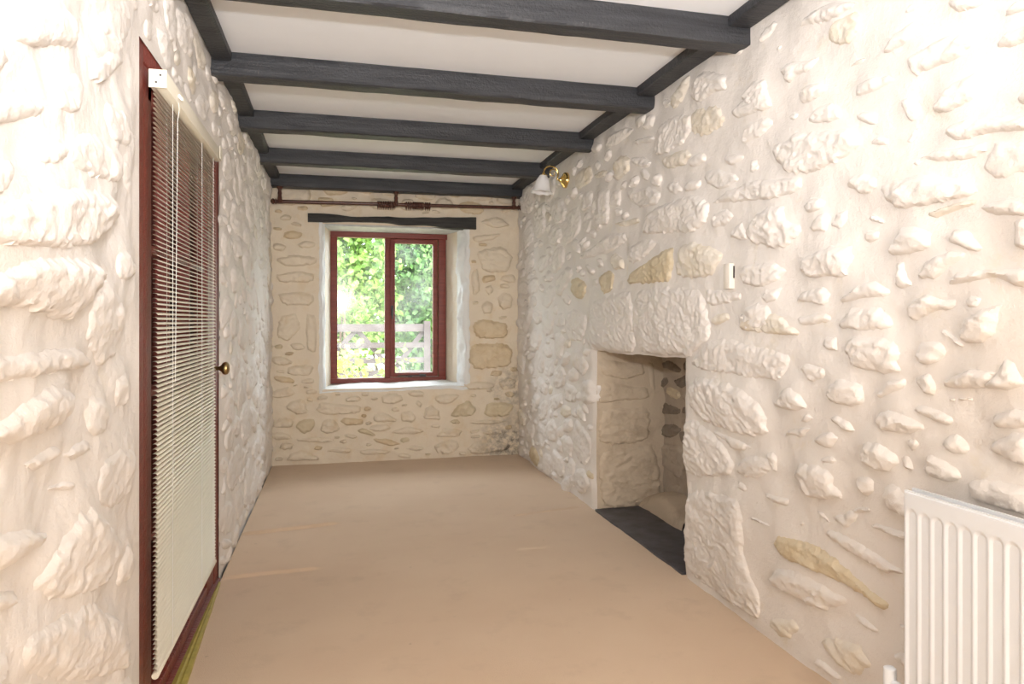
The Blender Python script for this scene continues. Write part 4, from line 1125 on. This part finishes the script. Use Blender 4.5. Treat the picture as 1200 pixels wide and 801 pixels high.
# ------------------------------------------------------------------ window
win = tag(empty('window_1', (0.483, GY, GZ0)), 'two-light brown-red timber window in the end wall', kind='structure')
g0, g1 = GY, GY + 0.075
def wpart(name, m, *boxes, bev=0.006, parent=None, sm=True):
    mb = MB()
    for b in boxes: mb.box(*b, bev=bev)
    return mb.build(name, m, parent or win, sm, None, 35)
wpart('frame_jamb', M_RED, (GX0, 0.0, g0, g1, GZ0, GZ1))
wpart('frame_jamb', M_RED, (0.957, GX1, g0, g1, GZ0, GZ1))
wpart('frame_head', M_RED, (GX0 - .03, GX1 + .02, g0 - .01, g1, 2.045, 2.135))
wpart('frame_sill', M_RED, (GX0, GX1, g0 - .012, g1, GZ0 - .006, 0.708))
wpart('mullion', M_RED, (0.441, 0.494, g0, g1, 0.70, 2.05))
sash = wpart('casement_sash', M_RED, (0.490, 0.540, g0 + .012, g1 - .005, 0.712, 2.043), (0.906, 0.953, g0 + .012, g1 - .005, 0.712, 2.043),
             (0.535, 0.91, g0 + .012, g1 - .005, 2.000, 2.043), (0.535, 0.91, g0 + .012, g1 - .005, 0.712, 0.752))
pn = MB().box(-0.004, 0.445, g0 + .040, g0 + .044, 0.70, 2.05); pn.build('pane', M_GLASS, win)
pn = MB().box(0.535, 0.91, g0 + .040, g0 + .044, 0.745, 2.005); pn.build('pane', M_GLASS, sash)
mb = MB(); mb.tube([(0.56, g0 - .004, 0.722), (0.80, g0 - .004, 0.722)], 0.005, 8); mb.box(0.66, 0.70, g0 - .012, g0 + .014, 0.708, 0.722); mb.box(0.775, 0.835, g0 - .014, g0 + .014, 0.712, 0.735, bev=.003)
mb.build('stay_bar', M_DARK, sash)
mb = MB(); mb.box(0.498, 0.522, g0 - .006, g0 + .014, 1.30, 1.40, bev=.004); mb.tube([(0.51, g0 - .01, 1.36), (0.51, g0 - .03, 1.35), (0.51, g0 - .032, 1.27)], 0.006, 8)
mb.build('handle', M_DARK, sash)

# ------------------------------------------------------------------ glazed door
door = tag(empty('door_1', (XL - .03, (DY0 + DY1) / 2, 0)), 'brown-red glazed door of small panes behind the blind', kind='structure')
fx0, fx1 = XL - 0.10, XL - 0.004
def dpart(name, m, *boxes, bev=0.005, parent=None):
    mb = MB()
    for b in boxes: mb.box(*b, bev=bev)
    return mb.build(name, m, parent or door, True, None, 35)
dpart('frame_jamb', M_RED, (fx0, fx1, DY0 - .03, DY0 + .066, 0.0, DZ + .05))
dpart('frame_jamb', M_RED, (fx0, fx1, DY1 - .10, DY1 + .07, 0.0, DZ + .05))
dpart('frame_head', M_RED, (fx0, fx1, DY0 + .06, DY1 - .09, DZ - .05, DZ + .06))
dpart('frame_sill', M_RED, (fx0, -0.549, DY0 - .03, DY1 - .02, -0.03, 0.010), bev=0.003)
lx0, lx1 = fx0 + .015, fx1 - .003
leaf = dpart('door_leaf', M_RED, (lx0, lx1, 2.298, 2.405, 0.012, DZ - .052), (lx0, lx1, 3.364, 3.538, 0.012, DZ - .052),
             (lx0, lx1, 2.36, 3.37, 0.012, 0.058), (lx0, lx1, 2.36, 3.37, DZ - .15, DZ - .052))
for y in (2.672, 3.018):
    dpart('glazing_bar', M_RED, (lx0 + .004, lx1 - .006, y - .013, y + .013, 0.050, DZ - .145), parent=leaf)
for z in (0.56, 1.02, 1.48):
    dpart('glazing_bar', M_RED, (lx0 + .004, lx1 - .008, 2.36, 3.37, z - .012, z + .012), parent=leaf)
zs = [0.055, 0.56, 1.02, 1.48, DZ - .148]; yy = [2.403, 2.672, 3.018, 3.366]
for i in range(3):
    for j in range(4):
        MB().box(lx0 + .025, lx0 + .029, yy[i], yy[i + 1], zs[j], zs[j + 1]).build('pane', M_GLASS_D, leaf)
kn = MB().lathe((lx1, 3.40, 1.035), (1, 0, 0), [(0, 0.001), (0, 0.024), (0.004, 0.024), (0.006, 0.010), (0.045, 0.009), (0.055, 0.016), (0.062, 0.026), (0.072, 0.030), (0.082, 0.027), (0.089, 0.016), (0.091, 0.001)], 20)
kn.build('door_knob', M_OLDBRASS, door, True)
# olive strip left along the threshold
mb = MB()
n = 30
V = []
for i in range(n + 1):
    y = 1.95 + (3.56 - 1.95) * i / n
    wv = 0.003 * float(fbm(y * 7, 1.0, 95))
    wd = max(0.004, 0.014 + (3.49 - y) * 0.0405) + wv
    for a, q in ((0, -0.01), (0, 0.010), (0.30, 0.013), (0.42, 0.008), (0.50, 0.008), (0.62, 0.012), (0.94, 0.010), (1.0, -0.01)):
        V.append((-0.550 + a * wd, y, q))
F = [(i * 8 + k, i * 8 + k + 1, (i + 1) * 8 + k + 1, (i + 1) * 8 + k) for i in range(n) for k in range(7)]
tag(mk('trim_1', V, F, M_OLIVE, None, True, None, 30), 'olive wooden strip along the foot of the door', kind='structure')

# ------------------------------------------------------------------ venetian blind
BY0, BY1 = 2.283, 3.325
bx = -0.530
blind = tag(empty('venetian_blind', (bx, (BY0 + BY1) / 2, 0.18)), 'cream venetian blind with narrow slats hanging over the glazed door', 'blind')
hr = MB().box(-0.550, -0.5025, BY0 + .025, BY1, 1.957, 2.008, bev=0.003).build('headrail', M_BLIND, blind, True, None, 35)
MB().box(-0.552, -0.5015, BY0 + .021, BY0 + .027, 1.955, 2.010, bev=0.001).build('end_cap', M_BLIND, hr)
mb = MB()
for dz in (0.014, 0.036):
    mb.lathe((-0.525 + (0.006 if dz > .02 else -0.006), BY0 + .0215, 1.957 + dz), (0, -1, 0), [(0, 0.0035), (0.0012, 0.0035), (0.0013, 0.0001)], 8)
mb.build('screw', M_DARK, hr)
mb = MB().box(-0.5010, -0.4975, 3.275, 3.33, 1.962, 2.016, bev=.001)
mb.build('bracket_clip', M_BLIND, hr)
NS = 120
z_top, z_bot = 1.945, 0.205
ti = math.radians(23)
sm = None
for i in range(NS):
    z = z_top + (z_bot - z_top) * i / (NS - 1)
    if sm is None:
        V = []
        for y in (BY0 + .006, BY1 - .004):
            for k in range(5):
                t = (k / 4 - 0.5)
                w = 0.0152 * t; c = 0.0030 * (1 - 4 * t * t)
                V.append((w * math.cos(ti) + c * math.sin(ti), y - (BY0 + BY1) / 2, -w * math.sin(ti) + c * math.cos(ti)))
        F = [(k, k + 1, 5 + k + 1, 5 + k) for k in range(4)]
        V += [(a, b, c - 0.0004) for a, b, c in V]
        F += [(14 - 0 + 0 - 4 + k + 5, 14 - 4 + k, 14 - 3 + k, 14 - 4 + k + 6) if False else (10 + k, 15 + k, 16 + k, 11 + k) for k in range(4)]
        F += [(0, 5, 15, 10), (4, 14, 19, 9)]
        s0 = mk('slat', [(a + bx, b + (BY0 + BY1) / 2, c + z) for a, b, c in V], F, M_BLIND, blind, True, (bx, (BY0 + BY1) / 2, z), 60)
        sm = s0.data
    else:
        o = bpy.data.objects.new('slat', sm)
        o.location = Vector((bx, (BY0 + BY1) / 2, z)) - Vector(blind.location)
        link(o, blind)
        o.rotation_euler = (random.Random(i).gauss(0, 0.0006), random.Random(i + 500).gauss(0, 0.03), 0)
MB().lathe((bx, BY0 + .004, 0.187), (0, 1, 0), [(0, .0005), (0, 0.010), (0.003, 0.011), (BY1 - BY0 - .01, 0.011), (BY1 - BY0 - .007, 0.010), (BY1 - BY0 - .007, .0005)], 12).build('bottom_rail', M_BLIND, blind, True, None, 40)
for y in (2.478, 2.985, 3.245):
    mb = MB()
    for dx in (-0.0088, 0.0088):
        mb.tube([(bx + dx, y, 0.19), (bx + dx, y, 1.96)], 0.0009, 5)
    mb.build('ladder_cord', M_CORD, blind)
mb = MB(); mb.tube([(-0.5035, 2.470, 1.966), (-0.500, 2.470, 1.94), (-0.505, 2.470, 1.90), (-0.512, 2.470, 1.05)], 0.0010, 6)
mb.lathe((-0.5025, 2.470, 1.985), (1, 0, -1.2), [(0, .001), (0, .006), (0.018, .0045), (0.022, .001)], 10)
mb.build('lift_cord', M_CORD, blind)

# ------------------------------------------------------------------ curtain pole and rings
PY = 6.225
pz = lambda x: 2.264 + (x + 0.527) * 0.0135
pole = tag(empty('curtain_pole', (0.55, PY, 2.28)), 'thin mahogany curtain pole hung beneath the beam over the window', 'curtain pole')
MB().tube([(-0.50, PY, pz(-0.50)), (1.615, PY, pz(1.615))], 0.0155, 14).build('rod', M_MAHOG, pole, True, None, 40)
for x, sgn in ((-0.50, -1), (1.61, 1)):
    MB().lathe((x, PY, pz(x)), (sgn, 0, 0), [(0, 0.0155), (0.004, 0.024), (0.010, 0.024), (0.014, 0.013), (0.020, 0.020), (0.030, 0.026), (0.040, 0.020), (0.048, 0.008), (0.050, 0.001)], 16).build('finial', M_MAHOG, pole, True, None, 40)
for x in (-0.475, 0.502, 1.575):
    z = pz(x)
    mb = MB().lathe((x, PY, ZB + 0.004), (0, 0, -1), [(0, .001), (0, 0.026), (0.014, 0.026), (0.022, 0.016), (0.040, 0.013), (0.055, 0.018), (0.075, 0.015), (ZB - z - 0.015, 0.020), (ZB - z + 0.02, 0.024), (ZB - z + 0.024, 0.001)], 14)
    mb.build('bracket', M_MAHOG, pole, True, None, 40)
ring_x = [0.345 + i * 0.0155 for i in range(10)] + [0.592, 0.612, 0.632] + [0.652 + i * 0.0145 for i in range(7)] + [0.762, 0.780, 0.798]
rm = None
for i, x in enumerate(ring_x):
    if rm is None:
        mb = MB()
        R0, r0 = 0.0265, 0.0068
        V = []; F = []
        for a in range(24):
            for b in range(8):
                ga, gb = a * math.pi / 12, b * math.pi / 4
                q = R0 + r0 * math.cos(gb)
                V.append((r0 * math.sin(gb), q * math.cos(ga), q * math.sin(ga)))
                F.append((a * 8 + b, ((a + 1) % 24) * 8 + b, ((a + 1) % 24) * 8 + (b + 1) % 8, a * 8 + (b + 1) % 8))
        mb.add(V, F)
        for k in range(1):
            mb.tube([(0, 0, -R0 - r0 + .001), (0, 0, -R0 - r0 - .010)], 0.0022, 6)
        me = bpy.data.meshes.new('curtain_ring'); me.from_pydata(mb.v, [], mb.f); me.materials.append(M_MAHOG); me.shade_smooth(); me.update()
        rm = me
    o = bpy.data.objects.new('curtain_ring', rm)
    o.location = (x, PY, pz(x) - 0.0052)
    link(o)
    q = random.Random(i)
    o.rotation_euler = (q.gauss(0, .2), 0, 0)
    tag(o, 'dark wooden curtain ring bunched on the pole over the window', 'curtain ring', 'curtain rings on the pole')

# ------------------------------------------------------------------ wall lamp
lamp = tag(empty('wall_lamp', (XR, 4.92, 2.292)), 'brass wall lamp with a white bell glass shade high on the fireplace wall', 'lamp')
lx, ly, lz = 1.625, 4.92, 2.292
MB().lathe((lx + .03, ly, lz), (-1, 0, 0), [(0, .001), (0.0, 0.058), (0.022, 0.058), (0.030, 0.054), (0.036, 0.046), (0.040, 0.034), (0.050, 0.026), (0.054, 0.016), (0.066, 0.012), (0.070, 0.001)], 28).build('backplate', M_BRASS, lamp, True, None, 40)
pts = []
for k in range(15):
    g = math.radians(-35 + k * 215 / 14)
    pts.append((1.527 + 0.056 * math.cos(g), ly, 2.335 + 0.056 * math.sin(g)))
arm = [(lx - .02, ly, lz), (lx - .04, ly, lz - .002)] + pts
MB().tube(arm, 0.0055, 10).build('arm', M_BRASS, lamp, True, None, 40)
sc = []
for k in range(26):
    g = math.radians(-20 + k * 17)
    q = 0.038 - k * 0.00115
    sc.append((1.542 + q * math.cos(g), ly, 2.338 + q * math.sin(g)))
MB().tube(sc, 0.0038, 8).build('scroll', M_BRASS, lamp, True, None, 40)
MB().lathe((1.471, ly, 2.338), (0, 0, -1), [(0, .001), (0, 0.010), (0.012, 0.012), (0.016, 0.024), (0.030, 0.026), (0.032, 0.001)], 18).build('holder', M_BRASS, lamp, True, None, 40)
prof = [(0, 0.026), (0.012, 0.034), (0.030, 0.046), (0.055, 0.054), (0.080, 0.058), (0.100, 0.065), (0.118, 0.077), (0.126, 0.083)]
inner = [(d + (0.0 if i else 0.002), r - 0.004) for i, (d, r) in enumerate(prof)][::-1]
mb = MB()
mb.lathe((1.468, ly, 2.318), (-0.10, 0, -1), prof, 48, 0.05, 8)
mb.lathe((1.468, ly, 2.318), (-0.10, 0, -1), [(d, r - .0035) for d, r in prof], 48, 0.05, 8)
nb = 48; ka = 7 * nb; kb = 8 * nb + 7 * nb
mb.f += [(ka + k, ka + (k + 1) % nb, kb + (k + 1) % nb, kb + k) for k in range(nb)]
mb.build('lamp_shade', M_SHADE, lamp, True, None, 60)

# ------------------------------------------------------------------ little plastic box by the fireplace
y0, y1, z0, z1 = 2.655, 2.708, 1.388, 1.497
box = tag(empty('wall_box', (XR, (y0 + y1) / 2, z0)), 'small cream plastic box fixed to the stone wall above the fireplace', 'box')
MB().box(1.618, 1.660, y0 + .003, y1, z0, z1, bev=.004).build('case', M_PLASTIC, box, True, None, 35)
MB().box(1.636, 1.646, y0 - .001, y0 + .006, z0 + .045, z1 - .012, bev=.001).build('back_plate', M_DARK, box, True, None, 35)

# ------------------------------------------------------------------ radiator
ry0, ry1, rz0, rz1 = 0.62, 1.632, 0.17, 0.778
rad = tag(empty('radiator', (1.56, (ry0 + ry1) / 2, rz0)), 'white ribbed double panel radiator on the fireplace wall', 'radiator')
def rad_panel(name, x, sgn, zt):
    pitch = 0.0427
    ys = np.arange(ry0, ry1 + 1e-6, 0.0030)
    zs = np.concatenate([[rz0, rz0 + .006], np.linspace(rz0 + .02, rz0 + .09, 14), np.linspace(rz0 + .12, zt - .10, 8), np.linspace(zt - .085, zt - .02, 18), [zt - .006, zt]])
    Y, Z = np.meshgrid(ys, zs, indexing='ij')
    ph = (1.603 - Y) / pitch
    fr = ph - np.round(ph)
    hw = 0.36                                     # half width of a flute in pitch units
    zt2, zb2 = zt - .052, rz0 + .052
    dxm = np.abs(fr) * pitch
    over = np.maximum(Z - (zt2 - hw * pitch), 0) + np.maximum((zb2 + hw * pitch) - Z, 0)
    dist = np.hypot(dxm, over)
    e = sstep((hw * pitch - dist) / 0.013 + 0.5)
    e = np.where((Y > ry1 - .008), 0, e)
    X = x - sgn * (0.0045 * e)
    edge = np.minimum(np.minimum(Y - ry0, ry1 - Y), np.minimum(Z - rz0, zt - Z))
    X = X - sgn * 0.008 * (1 - np.sqrt(np.clip(1 - (1 - np.clip(edge / 0.008, 0, 1)) ** 2, 0, 1)))
    nz = len(zs)
    V = np.stack([X, Y, Z], -1).reshape(-1, 3)
    F = [(i * nz + j, (i + 1) * nz + j, (i + 1) * nz + j + 1, i * nz + j + 1) for i in range(len(ys) - 1) for j in range(nz - 1)]
    mb = MB().add(V.tolist(), F)
    mb.box(min(x - sgn * .004, x - sgn * .012), max(x - sgn * .004, x - sgn * .012), ry0, ry1, rz0, zt)
    return mb.build(name, M_RAD, rad, True, None, 45)
rad_panel('front_panel', 1.538, -1, rz1)
rad_panel('back_panel', 1.580, 1, rz1 + .004)
V = []; F = []
n = int((ry1 - ry0 - .06) / 0.011)
for i in range(n + 1):
    y = ry0 + .03 + i * 0.011
    x = 1.549 if i % 2 else 1.567
    V += [(x, y, rz0 + .05), (x, y, rz1 - .03)]
F = [(2 * i, 2 * i + 2, 2 * i + 3, 2 * i + 1) for i in range(n)]
mk('convector_fins', V, F, M_RAD, rad)
mb = MB().tube([(1.558, ry1 - .005, rz0 + .035), (1.558, ry1 + .075, rz0 + .035)], 0.011, 12)
mb.tube([(1.558, ry1 + .070, rz0 + .050), (1.558, ry1 + .070, -0.01)], 0.009, 12)
mb.build('supply_pipe', M_RAD, rad, True, None, 40)
MB().lathe((1.558, ry1 + .070, rz0 + .020), (0, 0, 1), [(0, .001), (0, 0.017), (0.03, 0.018), (0.052, 0.017), (0.055, 0.013), (0.056, .001)], 16).build('valve_cap', M_RAD, rad, True, None, 40)
for y in (ry0 + .15, ry1 - .15):
    MB().box(1.586, 1.632, y - .015, y + .015, rz0 + .05, rz1 - .06, bev=.002).build('wall_bracket', M_RAD, rad)

# ------------------------------------------------------------------ outside
V = []; F = []
xs = np.linspace(-14, 14, 40); ys = np.concatenate([np.linspace(-12, 6.95, 30), np.linspace(7.2, 24, 40)])
Xg, Yg = np.meshgrid(xs, ys, indexing='ij')
Zg = -0.12 + 0.06 * fbm(Xg * .7, Yg * .7, 99, 3)
nb = len(ys)
F = [(i * nb + j, (i + 1) * nb + j, (i + 1) * nb + j + 1, i * nb + j + 1) for i in range(len(xs) - 1) for j in range(nb - 1)]
tag(mk('ground', np.stack([Xg, Yg, Zg], -1).reshape(-1, 3), F, M_GROUND, None, True), 'rough grass outside the house', kind='structure')

gate = tag(empty('field_gate', (0.0, 11.0, 0.0)), 'weathered five bar timber gate outside the window', 'gate')
def bar(name, p0, p1, w, t, y, parent):
    p0 = Vector((p0[0], y, p0[1])); p1 = Vector((p1[0], y, p1[1]))
    d = (p1 - p0).normalized(); up = Vector((0, 1, 0)).cross(d).normalized()
    V = [p + up * (s * w / 2) + Vector((0, q * t / 2, 0)) for p in (p0, p1) for s in (-1, 1) for q in (-1, 1)]
    return mk(name, V, [(0, 1, 3, 2), (4, 6, 7, 5), (0, 4, 5, 1), (2, 3, 7, 6), (0, 2, 6, 4), (1, 5, 7, 3)], M_GATE, parent)
for z, w in ((1.145, 0.12), (0.875, 0.085), (0.64, 0.085), (0.44, 0.085), (0.26, 0.085)):
    bar('rail', (-1.75, z), (1.42, z), w, 0.035, 11.0, gate)
for x in (-1.72, 1.37):
    bar('stile', (x, -0.14), (x, 1.25), 0.10, 0.06, 11.0, gate)
for a, b in (((0.29, 1.12), (-0.55, 0.22)), ((0.29, 1.12), (0.98, 0.30)), ((1.34, 1.12), (0.72, 0.30))):
    bar('brace', a, b, 0.075, 0.03, 11.04, gate)
for x, nm in ((1.56, 'hanging'), (-1.90, 'shutting')):
    mb = MB().box(x - .08, x + .08, 10.93, 11.09, -.15, 1.38, bev=.02)
    tag(mb.build('gate_post', M_GATE, None, True, (x, 11.0, 0), 40), 'square oak post at the %s' % ('braced end of the field gate' if x > 0 else 'plain end of the field gate'), 'post')

def shrub(name, label, c, rad3, n, leaf, m, seed, group=None, trunks=3):
    r = np.random.RandomState(seed)
    root = tag(empty(name, (c[0], c[1], 0)), label, 'bush', group)
    # clumps of leaves spread through an uneven crown
    nc = max(6, n // 60)
    d = r.normal(size=(nc, 3)); d /= np.linalg.norm(d, axis=1)[:, None]
    cc = np.array(c) + d * np.array(rad3) * (r.uniform(0.25, 1, nc) ** 0.45)[:, None]
    cc[:, 2] = np.maximum(cc[:, 2], 0.15)
    idx = r.randint(0, nc, n)
    p = cc[idx] + r.normal(size=(n, 3)) * 0.16
    p[:, 2] = np.maximum(p[:, 2], 0.02)
    s = leaf * r.uniform(0.6, 1.3, n)
    t = r.normal(size=(n, 3)); t[:, 2] -= 0.4; t /= np.linalg.norm(t, axis=1)[:, None]
    w = np.cross(t, r.normal(size=(n, 3))); w /= np.linalg.norm(w, axis=1)[:, None]
    nn = np.cross(t, w)
    t *= s[:, None]; w *= (s * 0.42)[:, None]; nn *= (s * 0.12)[:, None]
    # folded leaf: base, two sides, tip, raised side points
    V = np.stack([p, p + t * 0.45 + w + nn, p + t, p + t * 0.45 - w + nn, p + t * 0.5], 1).reshape(-1, 3)
    k = np.arange(n) * 5
    F = np.concatenate([np.stack([k, k + 1, k + 4], 1), np.stack([k + 1, k + 2, k + 4], 1), np.stack([k + 2, k + 3, k + 4], 1), np.stack([k + 3, k, k + 4], 1)])
    o = mk('foliage', V, F.tolist(), m, root)
    o['kind'] = 'stuff'
    mb = MB()
    for i in range(trunks):
        a = r.uniform(-.3, .3, 2); e = cc[r.randint(nc)]
        b = np.array([c[0] + a[0], c[1] + a[1], -.15])
        mid = b * .5 + e * .5 + r.normal(size=3) * .1
        mb.tube([b, mid, e], [0.035, 0.025, 0.010], 7)
    mb.build('stems', M_BARK, root, True)
    return root
shrub('hedge_shrub', 'tall pale green shrub behind the gate, filling the fixed window light', (-0.05, 13.2, 1.9), (1.0, 0.55, 1.9), 9000, 0.13, M_LEAF, 201)
shrub('hedge_shrub', 'tall deep green shrub behind the gate, filling the opening window light', (2.15, 15.3, 2.0), (1.25, 0.55, 2.3), 10000, 0.14, M_LEAF_D, 202)
shrub('hedge_shrub', 'broad green shrub beyond the plain end of the gate', (-3.4, 13.2, 1.9), (1.3, 0.8, 2.1), 8000, 0.15, M_LEAF, 203)
shrub('hedge_shrub', 'green shrub standing beyond the gate post on the braced end', (5.2, 14.0, 1.8), (1.2, 0.8, 2.0), 6000, 0.15, M_LEAF_D, 204)
shrub('background_tree', 'high leafy tree crown filling the view above the hedge', (0.8, 19.0, 3.4), (4.8, 1.5, 3.4), 13000, 0.24, M_LEAF, 205)
shrub('low_vine', 'yellow-green leafy vine climbing in front of the gate', (0.12, 9.9, 0.40), (0.24, 0.16, 0.34), 260, 0.11, M_LEAF_Y, 206)
shrub('low_vine', 'small green vine beside the mullion, in front of the gate', (0.80, 8.9, 0.38), (0.10, 0.12, 0.34), 110, 0.09, M_LEAF, 207, None, 1)
shrub('low_vine', 'leafy green branch arching over the gate top rail', (0.05, 11.5, 1.40), (0.38, 0.12, 0.34), 420, 0.12, M_LEAF, 209)
